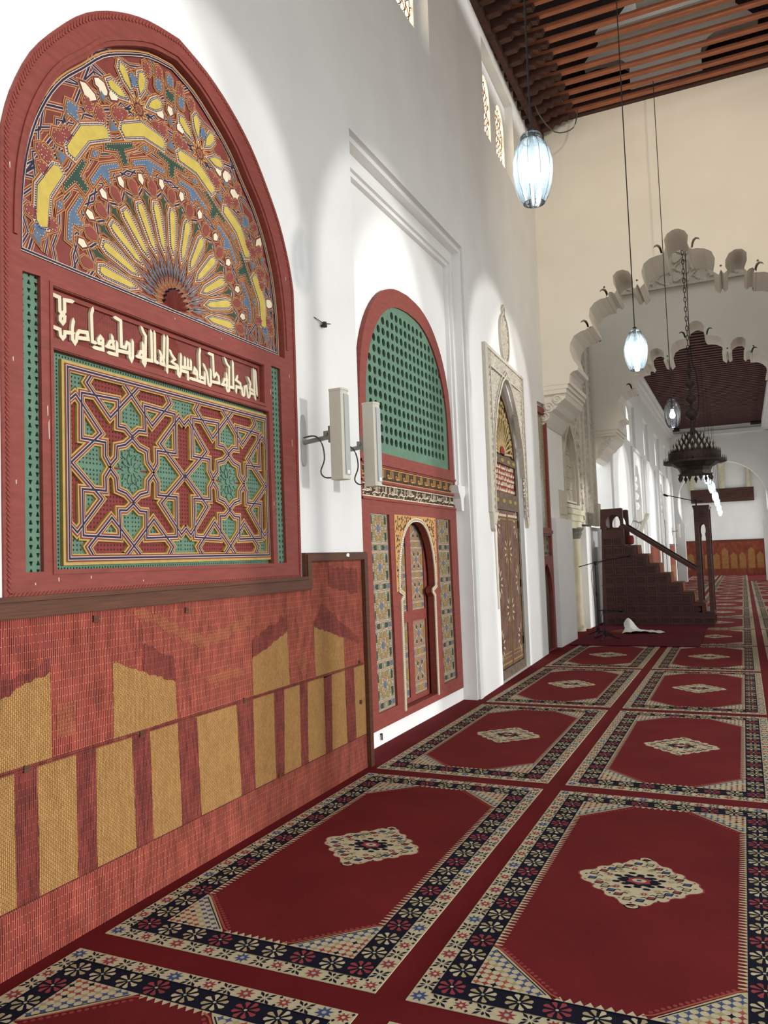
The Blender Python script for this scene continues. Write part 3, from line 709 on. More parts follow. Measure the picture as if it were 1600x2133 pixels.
for k in range(3):                                         # further merlons behind the camera's view
    y = .9-1.15*k; b.poly(rough([(y, 1.12), (y+.45, .98), (y+.45, .77), (y, .77)]), w+2*e, 2)
for p in REED['cols']: b.poly(rough(p), w+2*e, 1)
for k in range(11): y = 1.86-.4*k; b.poly(rough([(y, .765), (y+.11, .765), (y+.11, .245), (y, .245)]), w+2*e, 1)
for p in REED['dark']: b.poly(rough(p, .012), w+2.5*e, 1)
for p in REED['chev']: b.poly(rough(p, .012), w+2*e, 3)
for z in (.765, .245, .775): b.ribbon([(-3, z), (5.34, z)], .007, w, w+.006, 1)
b.build('woven_mat', [REEDR, REEDD, REEDS, REEDG], t)
b = MB(TL(WX))
for q, (w0, w1) in enumerate(((.0, .03), (.03, .042))):
    i = .012*q
    b.plate([(-3, 1.36+i*.4), (4.44+i, 1.36+i*.4), (4.44+i, 1.36+i*.4), (4.51-i*.4, 1.36+i*.4), (4.51-i*.4, 1.545+i*.4), (5.29+i*.4, 1.545+i*.4), (5.29+i*.4, 0), (5.355-i*.4, 0), (5.355-i*.4, 1.605-i), (4.44+i, 1.605-i), (4.44+i, 1.44-i), (-3, 1.44-i)], [], w0, w1, 0)
b.box(-3, 4.47, 1.43, 1.45, 0, .055); 
b.build('wooden_frame', WOODT, t)
for y, z in REED['pins']:
    b = MB(TL(WX)); b.prism([(y-.014, z-.012), (y+.014, z-.016), (y+.016, z+.012), (y-.012, z+.016)], .012, .022); b.build('clip', WOODT, t)
b = MB(TL(WX)); b.prism([(5.0, 1.575), (5.04, 1.57), (5.045, 1.592), (5.02, 1.598), (5.0, 1.59)], .042, .044); b.build('paint_patch', LABELW, t)

# ================================================================ big painted screen
SX = -2.68
t = thing('painted_arched_screen', 'tall arched red wooden screen with painted star tympanum and green lattice panels', 'wooden screen', (WX, CYS, SCR_BOT))
tyh = [(1.02, 2.87), (1.015, 3.1), (.995, 3.28), (.95, 3.46), (.875, 3.634), (.78, 3.78), (.66, 3.905), (.53, 4.04), (.385, 4.138), (.19, 4.24), (0, 4.285)]
CT = 3.262
tym = [(CT-a, c) for a, c in smoothline(tyh, 3)]; tym += [(2*CT-a, c) for a, c in tym[::-1][1:]]
stripL = [(2.255, 1.545), (2.345, 1.545), (2.34, 2.795), (2.25, 2.79)]; stripR = [(4.135, 1.545), (4.235, 1.545), (4.22, 2.79), (4.115, 2.79)]
insR = [(2.405, 2.535), (4.02, 2.535), (4.02, 2.77), (2.405, 2.77)]; panR = [(2.41, 1.552), (4.075, 1.545), (4.065, 2.487), (2.405, 2.497)]
b = MB(TL(WX))
b.plate(off(scr_out, .012), [tym, stripL, stripR, insR, panR], -.12, .012)
rg = random.Random(6)
for u, v, h in [(2.19, 3.2, .03), (2.37, 2.2, .05), (2.376, 2.1, .09), (2.30, 1.49, .012), (2.42, 1.5, .02), (2.6, 1.505, .015), (2.93, 1.48, .01), (4.33, 2.75, .03), (4.34, 2.3, .05), (4.32, 3.4, .03), (4.1, 2.6, .04), (4.105, 1.9, .03), (2.21, 1.9, .02), (2.2, 2.4, .02), (3.6, 2.83, .01), (3.2, 2.84, .008)]:
    b.poly([(u, v), (u+.004, v+.1*h), (u+.003, v+h), (u-.002, v+.8*h)], .0128, 1)
b.build('frame', [REDP, WHITEP], t)
b = MB(TL(WX))
b.ribbon(off(tym, .03)[1:-1]+[], .018, 0, .02)
b.ribbon([(2.40, 2.85), (2.40, 2.85)], .01, 0, .02)
for p in (insR, panR): b.ribbon(off(p, .012), .016, 0, .018, closed=True)
b.ribbon(off(insR, -.012), .02, -.04, -.012, closed=True)
b.ribbon(off(insR, -.035), .016, -.04, -.03, closed=True)
b.build('moulding', REDP, t)
b = MB(TL(WX))
q = off(scr_out, -.012)
for i in range(len(q)):
    a, c = q[i-1], q[i]; n = max(1, int(math.hypot(c[0]-a[0], c[1]-a[1])/.02))
    for j in range(n):
        u, v = a[0]+(c[0]-a[0])*j/n, a[1]+(c[1]-a[1])*j/n; d = math.atan2(c[1]-a[1], c[0]-a[0])+.7
        b.prism([(u+.013*math.cos(d)*s-.005*math.sin(d)*r, v+.013*math.sin(d)*s+.005*math.cos(d)*r) for s, r in ((-1, -1.1), (1, -1.1), (1.15, 0), (1, 1.1), (-1, 1.1), (-1.15, 0))], .008, .017)
b.build('rope_edge', ROPE, t)
# --- painted tympanum
PM = [MAROON, ORANGE, NAVYP, WHITEP, YELLOW, DGREEN, BLUEP, REDP, CREAMP]
CX, CZ, ST = 3.245, 2.925, 14.4
def PT(r, a): return (CX+r*math.cos(math.radians(a)), CZ+r*math.sin(math.radians(a)))
def loc(r, a, pts, rot=0):                                # pts as (radial, tangential)
    A = math.radians(a); o = PT(r, a); B = A+math.radians(rot)
    return [(o[0]+p*math.cos(B)-q*math.sin(B), o[1]+p*math.sin(B)+q*math.cos(B)) for p, q in pts]
inner = off(tym, -.045)
def ok(p): return all(inpoly(inner, *a) for a in p)
b = MB(TL(WX-.035)); b.poly(off(tym, .05), 0, 0)
w1 = .0008; SN = [0, 0]
def strap(pts, wd=.016):
    dn_ = []
    for i in range(len(pts)-1):
        a, c = pts[i], pts[i+1]; n = max(1, int(math.hypot(c[0]-a[0], c[1]-a[1])/.04))
        dn_ += [(a[0]+(c[0]-a[0])*j/n, a[1]+(c[1]-a[1])*j/n) for j in range(n)]
    dn_.append(pts[-1]); run = []
    for p in dn_+[None]:
        if p and inpoly(tym, *p) and p[1] > 2.875: run.append(p)
        else:
            if len(run) > 1:
                SN[0] += 1; z_ = SN[0]*8e-6
                b.ribbon(run, wd*2.7, 0, w1+z_, 1, flat=True); b.ribbon(run, wd*2.1, 0, 2*w1+z_, 0, flat=True)
                b.ribbon(run, wd*1.1, 0, 3*w1+z_, 3, flat=True); b.ribbon(run, wd*.66, 0, 4*w1+z_, 2, flat=True)
            run = []
for k in range(-6, 8):
    a = 90+ST*(k-.5)
    strap([PT(.17, a), PT(.53, a)], .009); strap([PT(.12, a-3), PT(.26, a+3.5)], .007); strap([PT(.12, a+3), PT(.26, a-3.5)], .007)
zz = lambda ra, rb, lo=-13, hi=14: [PT(ra if i % 2 == 0 else rb, 90+ST*i/2) for i in range(lo, hi)]
strap(zz(.55, .60)); strap(zz(.685, .665), .014); strap(zz(.655, .70), .012)
for ra, rb in ((.80, .775), (.83, .855), (.93, 1.0), (1.03, .965), (1.13, 1.08), (1.20, 1.24)): strap(zz(ra, rb), .012)
for k in (-7, -5, -3, -1, 1, 3):
    strap([PT(.995, 90+ST*k), PT(.995, 90+ST*(k+2))]); strap([PT(1.0, 90+ST*k), PT(1.0, 90+ST*(k+4))])
    strap([PT(.995, 90+ST*k), PT(1.35, 90+ST*(k+1.6))]); strap([PT(.995, 90+ST*(k+2)), PT(1.35, 90+ST*(k+.4))])
    strap([PT(.995, 90+ST*(k+2)), PT(.70, 90+ST*(k+.9))], .013); strap([PT(.995, 90+ST*k), PT(.70, 90+ST*(k+1.1))], .013)
    strap([PT(.84, 90+ST*(k+.2)), PT(.79, 90+ST*(k+1)), PT(.84, 90+ST*(k+1.8))], .013)
    strap([PT(1.12, 90+ST*(k+.3)), PT(1.02, 90+ST*(k+1)), PT(1.12, 90+ST*(k+1.7))], .013)
    strap([PT(1.1, 90+ST*(k+1)), PT(1.3, 90+ST*(k+1))], .012)
def dots(p, d, s, m, w, st=.016):
    q = off(p, d)
    for i in range(len(q)):
        a, c = q[i], q[(i+1) % len(q)]; l = math.hypot(c[0]-a[0], c[1]-a[1]); n = max(1, int(l/st))
        for j in range(n):
            u, v = a[0]+(c[0]-a[0])*(j+.5)/n, a[1]+(c[1]-a[1])*(j+.5)/n
            b.add([(u-s, v-s, w), (u+s, v-s, w), (u+s, v+s, w), (u-s, v+s, w)], [[0, 1, 2, 3]], m)
def motif(p, col, big=1):
    if not ok(p): return
    SN[1] += 1; w5 = 5*w1+SN[1]*9e-6
    if col == 4:
        w = b.lay(p, w5, [(.027, 1), (.023, 0), (.018, 1), (.015, 3), (.003, 2), (0, 4)], w1)
        dots(p, .009, .0030, 2, w, .0105)
    elif col == 8: b.lay(p, w5, [(.018*big, 1), (.014*big, 0), (.006*big, 2), (.003*big, 8)], w1)
    else:
        w = b.lay(p, w5, [(.017*big, 1), (.013*big, 0), (.007*big, 1), (.003*big, 0), (0, col)], w1)
        if big >= .8: dots(p, -.004, .0022, 3, w, .016)
for k in range(-6, 7):
    a = 90+ST*k
    motif(loc(.41, a, [(-.115, 0), (-.08, .014), (.09, .021), (.115, .012), (.115, -.012), (.09, -.021), (-.08, -.014)]), 4)
    motif(loc(.605, a, [(-.036, -.012), (-.012, -.024), (.018, -.026), (.038, -.006), (.038, .006), (.018, .026), (-.012, .024), (-.036, .012)]), 7, .7)
    if k < 6:
        h = a+ST/2
        motif(loc(.552, h, [(.036, 0), (.012, .009), (.006, .026), (-.008, .012), (-.075, 0), (-.008, -.012), (.006, -.026), (.012, -.009)]), 5, .55)
        motif(loc(.643, h, [(-.026, 0), (-.004, .018), (.022, .011), (.022, -.011), (-.004, -.018)]), 8, .8)
        motif(loc(.2, h-ST/4, [(-.045, 0), (0, .006), (.04, 0), (0, -.006)]), 6, .3); motif(loc(.2, h+ST/4, [(-.045, 0), (0, .006), (.04, 0), (0, -.006)]), 6, .3)
    if k % 2 == 0:
        motif(loc(.765, a, [(-.055, -.02), (.012, -.026), (.02, -.115), (.044, -.1), (.05, .1), (.026, .115), (.012, .026), (-.055, .02)]), 5)
        for s in (-1, 1):
            motif(loc(.947, a+s*4.1, [(-.034, -.012*s), (-.03, .03*s), (.01, .036*s), (.036, .0), (.022, -.03*s), (-.01, -.034*s)]), 7)
            motif(loc(1.05, a+s*5, [(-.04, -.03*s), (-.02, -.034*s), (.03, .0), (.04, .03*s), (-.01, .034*s), (-.04, .01*s)]), 8)
        motif(loc(1.082, a, [(-.026, 0), (-.008, .02), (.018, .015), (.018, -.015), (-.008, -.02)]), 8, .8)
        motif(loc(1.166, a, [(-.03, -.03), (-.03, .03), (.034, .034), (.02, 0), (.034, -.034)]), 5)
        motif(loc(1.02, a, [(-.02, 0), (.0, .016), (.03, 0), (.0, -.016)]), 6, .5)
        motif(loc(.885, a, [(.03, 0), (-.016, .03), (-.016, -.03)]), 6, .6)
    else:
        motif(loc(.715, a, [(-.07, 0), (-.026, .016), (-.03, .03), (-.002, .03), (-.022, .12), (.004, .12), (.034, .0), (.004, -.12), (-.022, -.12), (-.002, -.03), (-.03, -.03), (-.026, -.016)]), 6)
        motif(loc(.80, a, [(-.016, 0), (0, .03), (.016, 0), (0, -.03)]), 6, .9)
        motif(loc(.885, a, [(-.025, 0), (-.058, .145), (-.025, .165), (.0, .15), (.042, 0), (.0, -.15), (-.025, -.165), (-.058, -.145)]), 4)
        if abs(k) == 1:
            c = PT(.99, a)
            for q in range(8):
                f = q*45+a+22
                P = lambda r, g: (c[0]+r*math.cos(math.radians(g)), c[1]+r*math.sin(math.radians(g)))
                if math.cos(math.radians(q*45+22)) > .3 and abs(k) == 1: motif([P(.09, f), P(.14, f-9), P(.195, f-7), P(.215, f), P(.195, f+7), P(.14, f+9)], 4, .6)
                elif math.cos(math.radians(q*45+22)) > -.5: motif([P(.10, f), P(.13, f-10), P(.17, f-8), P(.19, f), P(.17, f+8), P(.13, f+10)], 7 if math.cos(math.radians(q*45+22)) < -.3 else 8, .6)
            s = [(c[0]+(.07 if i % 2 else .04)*math.cos(i*PI/11), c[1]+(.07 if i % 2 else .04)*math.sin(i*PI/11)) for i in range(22)]
            if ok(s): b.lay(s, 9*w1, [(.004, 1), (-.004, 0), (-.012, 1), (-.016, 7)], w1); dots([(c[0]+.03*math.cos(i*PI/8), c[1]+.03*math.sin(i*PI/8)) for i in range(16)], 0, .003, 2, 14*w1, .03)
        else: motif(loc(.99, a, [(-.05, 0), (.0, .03), (-.01, .055), (.03, .03), (.05, 0), (.03, -.03), (-.01, -.055), (.0, -.03)]), 6)
        motif(loc(1.13, a, [(-.03, -.02), (-.034, .02), (.02, .03), (.034, 0), (.02, -.03)]), 6)
for sgn in (-1, 1):
    for r, a, c in ((1.25, 0.01, 6), (1.23, 8.5, 7), (1.18, 4.5, 6), (1.06, 27.8, 8), (1.10, 34, 7), (1.0, 36, 7), (1.13, 42, 6), (.93, 50, 7), (.93, 66, 7), (.88, 84, 6), (.93, 80, 7), (.82, 80, 7), (1.04, 66, 6), (1.02, 70, 7), (1.194, 24.7, 8), (1.265, 11.8, 8), (1.025, 54, 7), (1.07, 47, 7), (.97, 62, 7), (.97, 73, 8), (1.05, 58, 6), (1.0, 78, 6), (1.0, 83, 5), (1.25, 4, 7), (1.23, 20, 7), (1.14, 37, 5), (1.18, 31, 6)):
        motif(loc(r, 90+sgn*a, [(-.032, -.014), (-.018, -.026), (.02, -.022), (.034, 0), (.02, .022), (-.018, .026), (-.032, .014)]), c, .8)
for k, (ra, rb, m) in enumerate(((.165, .115, 1), (.158, .108, 0), (.148, .1, 1), (.142, .095, 7), (.132, .088, 1), (.127, .082, 0))):
    b.poly([PT(ra if i % 2 else rb, 7.2*i-7.2) for i in range(28)], (6+k)*w1, m)
q = off(tym, -.014); b.ribbon(q, .007, 0, 14*w1, 1, True, True); q = off(tym, -.03); b.ribbon(q, .016, 0, 14*w1, 3, True, True); b.ribbon(q, .009, 0, 15*w1, 2, True, True)
typ = b.build('tympanum_panel', PM, t)
b = MB(TL(WX-.035))
prof = []
for i in range(11):
    a0 = math.radians(-3+18.6*i); 
    prof.append(a0)
for i in range(10):
    a0, a1 = prof[i], prof[i+1]; am = (a0+a1)/2
    b.add([(CX, CZ-.015, .012), (CX+.088*math.cos(a0), CZ+.088*math.sin(a0), .006), (CX+.09*math.cos(am), CZ+.09*math.sin(am), .03), (CX+.088*math.cos(a1), CZ+.088*math.sin(a1), .006)], [[0, 1, 2], [0, 2, 3]], 0)
    b.prism([(CX+.092*math.cos(am)+.005*math.cos(j*PI/3), CZ+.092*math.sin(am)+.005*math.sin(j*PI/3)) for j in range(6)], .01, .034, 1)
b.build('fan_boss', [MAROON, NAVYP], typ)
# --- inscription
INS= [[(2.42,2.745),(2.46,2.742),(2.461,2.682),(2.488,2.665),(2.486,2.644),(2.476,2.631),(2.463,2.641),(2.463,2.656),(2.488,2.688),(2.487,2.739),(2.532,2.745)],[(2.42,2.602),(2.46,2.599),(2.463,2.573),(2.475,2.563),(2.486,2.576),(2.488,2.595),(2.533,2.601)],[(2.537,2.659),(2.53,2.628),(2.53,2.572),(2.543,2.559),(2.553,2.574),(2.555,2.6),(2.569,2.619),(2.616,2.625),(2.622,2.596),(2.563,2.588)],[(2.652,2.744),(2.643,2.718),(2.647,2.591),(2.666,2.589)],[(2.657,2.566),(2.712,2.567),(2.711,2.616),(2.698,2.626),(2.685,2.61),(2.687,2.594),(2.709,2.596)],[(2.735,2.59),(2.781,2.591),(2.771,2.646)],[(2.743,2.594),(2.757,2.617),(2.779,2.623)],[(2.747,2.562),(2.801,2.563),(2.802,2.621)],[(2.791,2.742),(2.829,2.736),(2.831,2.612),(2.857,2.611),(2.869,2.639),(2.885,2.635),(2.886,2.57),(2.897,2.556),(2.906,2.575),(2.907,2.654)],[(2.806,2.586),(2.886,2.591)],[(2.936,2.587),(2.98,2.588),(2.979,2.657)],[(2.949,2.593),(2.961,2.615),(2.981,2.616)],[(2.974,2.738),(2.983,2.721),(3.0,2.704),(2.994,2.566),(2.988,2.555),(2.977,2.566),(2.978,2.587)],[(2.995,2.584),(3.043,2.587),(3.04,2.735)],[(3.065,2.736),(3.066,2.59),(3.085,2.587)],[(3.103,2.648),(3.113,2.63),(3.106,2.588),(3.134,2.586),(3.126,2.618),(3.11,2.618)],[(3.138,2.734),(3.132,2.623)],[(3.163,2.736),(3.155,2.556)],[(3.156,2.585),(3.241,2.59)],[(3.181,2.67),(3.194,2.65),(3.217,2.634),(3.193,2.614),(3.236,2.604)],[(3.267,2.667),(3.261,2.571),(3.251,2.549),(3.24,2.559),(3.241,2.597)],[(3.271,2.604),(3.348,2.61),(3.348,2.652)],[(3.323,2.654),(3.321,2.61)],[(3.299,2.656),(3.297,2.609)],[(3.27,2.584),(3.32,2.585),(3.322,2.542)],[(3.341,2.557),(3.402,2.556),(3.397,2.606),(3.379,2.619),(3.369,2.593),(3.397,2.59)],[(3.429,2.734),(3.422,2.708),(3.424,2.574)],[(3.411,2.555),(3.464,2.554),(3.466,2.609)],[(3.424,2.58),(3.465,2.58)],[(3.458,2.655),(3.486,2.617),(3.496,2.554),(3.509,2.548),(3.519,2.562),(3.519,2.636)],[(3.52,2.575),(3.596,2.579),(3.591,2.617),(3.571,2.63),(3.551,2.609)],[(3.506,2.731),(3.542,2.729),(3.547,2.609)],[(3.62,2.577),(3.668,2.58),(3.667,2.645)],[(3.63,2.583),(3.645,2.611),(3.669,2.612)],[(3.656,2.732),(3.669,2.709),(3.693,2.693),(3.688,2.556),(3.673,2.545),(3.664,2.56),(3.664,2.579)],[(3.689,2.576),(3.731,2.577),(3.73,2.729)],[(3.773,2.652),(3.758,2.629),(3.801,2.616),(3.807,2.591)],[(3.756,2.558),(3.76,2.591),(3.814,2.588),(3.82,2.553),(3.829,2.548),(3.839,2.556),(3.844,2.603),(3.863,2.611),(3.87,2.581),(3.876,2.549),(3.885,2.547),(3.895,2.559),(3.9,2.587)],[(3.885,2.665),(3.906,2.636),(3.897,2.604),(3.946,2.595)],[(3.945,2.726),(3.946,2.582),(3.954,2.552)],[(3.964,2.723),(3.973,2.58)],[(3.9,2.578),(3.949,2.576)]]
b = MB(TL(WX-.028)); b.carve(2.40, 4.03, 2.525, 2.78, .0072, lambda u, v: .006 if (int((u+v)/.0145)+int((u-v)/.0145)) % 2 else 0); b.build('inscription_ground', REDP, t)
b = MB(TL(WX-.022))
for q_, p in enumerate(INS):
    hh = .014+.00012*q_; b.ribbon(p, .0175, 0, hh)
    for e0, e1 in ((p[0], p[1]), (p[-1], p[-2])):
        d = math.hypot(e0[0]-e1[0], e0[1]-e1[1]) or 1; ux, uz = (e0[0]-e1[0])/d, (e0[1]-e1[1])/d
        b.prism([(e0[0]-uz*.0085, e0[1]+ux*.0085), (e0[0]+ux*.014-uz*.003, e0[1]+uz*.014+ux*.003), (e0[0]+uz*.0085, e0[1]-ux*.0085)], 0, hh)
b.build('inscription', CREAMP, t)
# --- pierced green strips
def pierced(m, u0, u1, v0, v1, st):
    nu = max(1, round((u1-u0)/st)); nv = round((v1-v0)/st); du = (u1-u0)/nu; dv = (v1-v0)/nv
    for i in range(nu):
        for j in range(nv):
            x, y = u0+du*i, v0+dv*j; a, c = x+du, y+dv; mx, my = x+du/2, y+dv/2
            up = 1 if (i+j) % 2 else -1
            h = [(mx-du*.26, my-up*dv*.25), (mx+du*.26, my-up*dv*.25), (mx+du*.08, my+up*dv*.3), (mx-du*.08, my+up*dv*.3)]
            if up < 0: h = h[::-1]; h = [h[1], h[0], h[3], h[2]]; h = ccw(h)
            h = ccw(h); k = min(range(4), key=lambda q: (h[q][0]-x)**2+(h[q][1]-y)**2); h = h[k:]+h[:k]
            o = [(x, y), (a, y), (a, c), (x, c)]; hd = .006
            m.add([(p[0], p[1], 0) for p in o]+[(p[0], p[1], 0) for p in h]+[(p[0], p[1], -.02) for p in h],
                  [[q, (q+1) % 4, 4+(q+1) % 4, 4+q] for q in range(4)]+[[4+q, 4+(q+1) % 4, 8+(q+1) % 4, 8+q] for q in range(4)]+[[8, 9, 10, 11]])
            n = len(m.m); m.m[n-1] = 1
for s in (stripL, stripR):
    b = MB(TL(WX-.008)); u0 = min(p[0] for p in s)-.006; u1 = max(p[0] for p in s)+.006; pierced(b, u0, u1, 1.53, 2.81, .0335); b.build('lattice_strip', [GREENP, GREEND], t)
b = MB(TL(WX-.02)); pierced(b, 2.39, 4.09, 1.53, 2.51, .0168); lag = b.build('lattice_ground', [GREENP, GREEND], t)
# --- interlaced strap panel
Q = dict(P=[(2.632,2.427),(2.602,2.385),(2.744,2.248),(2.932,2.424)], Q=[(2.498,2.286),(2.538,2.321),(2.687,2.166),(2.494,2.004)],
         R=[(2.892,2.173),(2.84,2.212),(2.794,2.213),(2.797,2.341),(2.572,2.334),(2.569,2.128),(2.711,2.127),(2.71,2.063),(2.74,2.024)], S=[(2.74,2.024),(2.779,2.062),(2.784,2.117),(2.838,2.131),(2.892,2.173)])
UC, VC, UW, VH = 2.885, 2.015, .385, .412
def nq(p): return ((p[0]-UC)/UW, (p[1]-VC)/VH)
PU = [(2.497+.7735*i+.387, .387) for i in range(2)]; PZ0, PZ1 = 1.605, 2.432; PV = (PZ0+PZ1)/2; PH = (PZ1-PZ0)/2
def place(n, i, sx, sy): return (PU[i][0]+n[0]*.387*sx, PV+n[1]*PH*sy)
greens = [[(0, 0), (-.38, .02), (-.275, .115), (-.262, .25), (-.12, .285), (0, .385)], [(0, .385), (-.117, .478), (-.236, .48), (-.23, .66), (0, .93)],
          [(-.38, .02), (-.455, .117), (-.452, .272), (-.66, .25), (-1, 0), (-.38, 0)], [(-.60, .785), (-.23, .79), (-.23, .66), (-.366, .565)],
          [(-.82, .70), (-.82, .274), (-.66, .27), (-.514, .366)], [(-1, 1), (-.7, 1), (-.735, .9), (-.82, .78), (-.9, .74), (-1, .66)]]
def painted_holes(m, pl, z, hole, st=.0205):                    # flat dark triangles painted as the shade of small holes
    us = [p[0] for p in pl]; vs = [p[1] for p in pl]
    for a in range(int((max(us)-min(us))/st)+1):
        for c in range(int((max(vs)-min(vs))/st)+1):
            u, v = min(us)+(a+.5)*st, min(vs)+(c+.5)*st
            h = [(u-.006, v-.004), (u+.006, v-.004), (u, v+.007)] if (a+c) % 2 else [(u-.006, v+.004), (u, v-.007), (u+.006, v+.004)]
            if all(inpoly(pl, *p) for p in h): m.poly(h, z, hole)
b = MB(TL(WX-.02)); rect = [(2.497, PZ0), (4.044, PZ0), (4.044, PZ1), (2.497, PZ1)]
b.prism(rect, 0, .003, 0); painted_holes(b, rect, .0036, 1); b.build('red_lattice_fields', [REDLAT, GREEND], t)
b = MB(TL(WX-.02))
for i in range(2):
    for sx in (1, -1):
        for sy in (1, -1):
            for g in greens:
                pl = [place(n, i, sx, sy) for n in g]; b.prism(pl, 0, .0045, 0); painted_holes(b, pl, .0051, 1)
b.build('green_lattice_fields', [GREENP, GREEND], t)
lines = []
for i in range(2):
    for sx in (1, -1):
        for sy in (1, -1):
            for k, l in Q.items(): lines.append([place(nq(p), i, sx, sy) for p in l])
fr = [(2.497, PZ0), (4.044, PZ0), (4.044, PZ1), (2.497, PZ1)]
mid = [[(PU[0][0]+.387, PZ0), (PU[0][0]+.387, PZ0+.0)]]
b = MB(TL(WX-.02))
for wd, h, m in ((.045, .018, 1), (.030, .0205, 0), (.0165, .0215, 3), (.0100, .0222, 2)):
    for q_, l in enumerate(lines): b.ribbon(l, wd, 0, h+.00002*q_, m, flat=wd < .03)
    if wd > .03: b.ribbon(off(fr, .012), wd*1.1, 0, h+.001, m, True)
    else: b.ribbon(off(fr, .008), wd, 0, h+.002, m, True, True)
b.build('interlaced_strapwork', [MAROON, GOLDP, NAVYP, WHITEP], t)
for i in range(2):                                         # carved star rosettes in the centre of each field
    b = MB(TL(WX-.02))
    for k in range(10):
        a = k*PI/5; c = PU[i][0]
        b.prism([(c+r*math.cos(a+d), PV+r*1.05*math.sin(a+d)) for r, d in ((.022, 0), (.05, -.18), (.066, 0), (.05, .18))], .004, .010)
        a += PI/10; b.prism([(c+r*math.cos(a+d), PV+r*1.05*math.sin(a+d)) for r, d in ((.06, 0), (.08, -.12), (.098, 0), (.08, .12))], .004, .010)
    b.prism([(c+.016*math.cos(j*PI/5), PV+.016*math.sin(j*PI/5)) for j in range(10)], .004, .011)
    b.build('star_rosette', GREENP, lag)

# ================================================================ arched door in the niche
t = thing('arched_door', 'red arched wooden door with pierced green top in the white niche', 'door', (NI, 6.75, .15))
CD = 6.775
dh = [(1.16, .15), (1.145, 2.2), (1.12, 2.75), (1.09, 3.1), (1.02, 3.4), (.86, 3.68), (.62, 3.9), (.33, 4.02), (0, 4.055)]
dl = [(CD-a, c) for a, c in dh[:2]]+[(CD-a, c) for a, c in smoothline(dh[2:], 3)]; dl += [(2*CD-a, c) for a, c in dl[::-1][1:]]
gh = [(1.0, 2.46), (1.0, 2.75), (.98, 3.05), (.91, 3.3), (.77, 3.54), (.56, 3.74), (.3, 3.855), (0, 3.885)]
gl = [(CD-a, c) for a, c in smoothline(gh, 3)]; gl += [(2*CD-a, c) for a, c in gl[::-1][1:]]
pL = [(5.83, .28), (6.21, .28), (6.17, 1.93), (5.79, 1.93)]; pR = [(7.37, .28), (7.76, .28), (7.72, 1.93), (7.33, 1.93)]
kh = [(.0, .24)]
def keyhole(c, w, z0, zs, zt, n=10):                      # horseshoe-ended pointed opening
    L = [(c-w*.92, z0), (c-w*.92, zs-.14), (c-w*.80, zs-.10), (c-w*.80, zs-.06), (c-w, zs-.03)]
    for i in range(n+1):
        q = i/n; L.append((c-w*math.cos(q*PI/2)**.85, zs+(zt-zs)*math.sin(q*PI/2)**.9))
    return L+[(2*c-x, z) for x, z in L[::-1][1:]]
ko = keyhole(6.77, .43, .22, 1.30, 1.885)
f1 = [(5.66, 2.215), (7.89, 2.215), (7.89, 2.335), (5.66, 2.335)]; f2 = [(5.66, 2.07), (7.89, 2.07), (7.89, 2.185), (5.66, 2.185)]
b = MB(TL(NI))
b.plate(dl, [gl, pL, pR, off(ko, .004), f1, f2], -.02, .045)
b.ribbon([(5.64, 2.36), (7.92, 2.36)], .02, .045, .06); b.ribbon([(5.64, 2.2), (7.92, 2.2)], .016, .045, .056); b.ribbon([(5.64, 2.05), (7.92, 2.05)], .016, .045, .058)
b.build('frame', REDP, t)
b = MB(TL(NI+.028)); st = .1015
m_in = off(gl, .03)
for i in range(-1, 22):
    for j in range(-1, 16):
        x, y = 5.76+st*i, 2.44+st*j*.965; dy = st*.965
        if not all(inpoly(m_in, *p) for p in ((x+st/2, y+dy/2),)): continue
        ho = all(inpoly(off(gl, -.012), x+st/2+.034*math.cos(q*PI/4), y+dy/2+.036*math.sin(q*PI/4)) for q in range(8))
        if not ho: b.poly([(x, y), (x+st, y), (x+st, y+dy), (x, y+dy)], 0); continue
        h = [(x+st/2+.0345*math.cos(q*PI/4-PI*.75+PI/8), y+dy/2+.037*math.sin(q*PI/4-PI*.75+PI/8)) for q in range(8)]
        o = [(x, y), (x+st/2, y), (x+st, y), (x+st, y+dy/2), (x+st, y+dy), (x+st/2, y+dy), (x, y+dy), (x, y+dy/2)]
        h = [(x+st/2+.0345*math.cos(math.atan2(p[1]-y-dy/2, p[0]-x-st/2)), y+dy/2+.037*math.sin(math.atan2(p[1]-y-dy/2, p[0]-x-st/2))) for p in o]
        b.add([(p[0], p[1], 0) for p in o]+[(p[0], p[1], 0) for p in h]+[(p[0], p[1], -.02) for p in h],
              [[q, (q+1) % 8, 8+(q+1) % 8, 8+q] for q in range(8)]+[[8+q, 8+(q+1) % 8, 16+(q+1) % 8, 16+q] for q in range(8)])
b.build('pierced_fanlight', GREENP, t)
b = MB(TL(NI)); b.poly(off(gl, .02), .004); b.build('fanlight_backing', GREEND, t)  # dark sheet painted as the shade behind the pierced openings
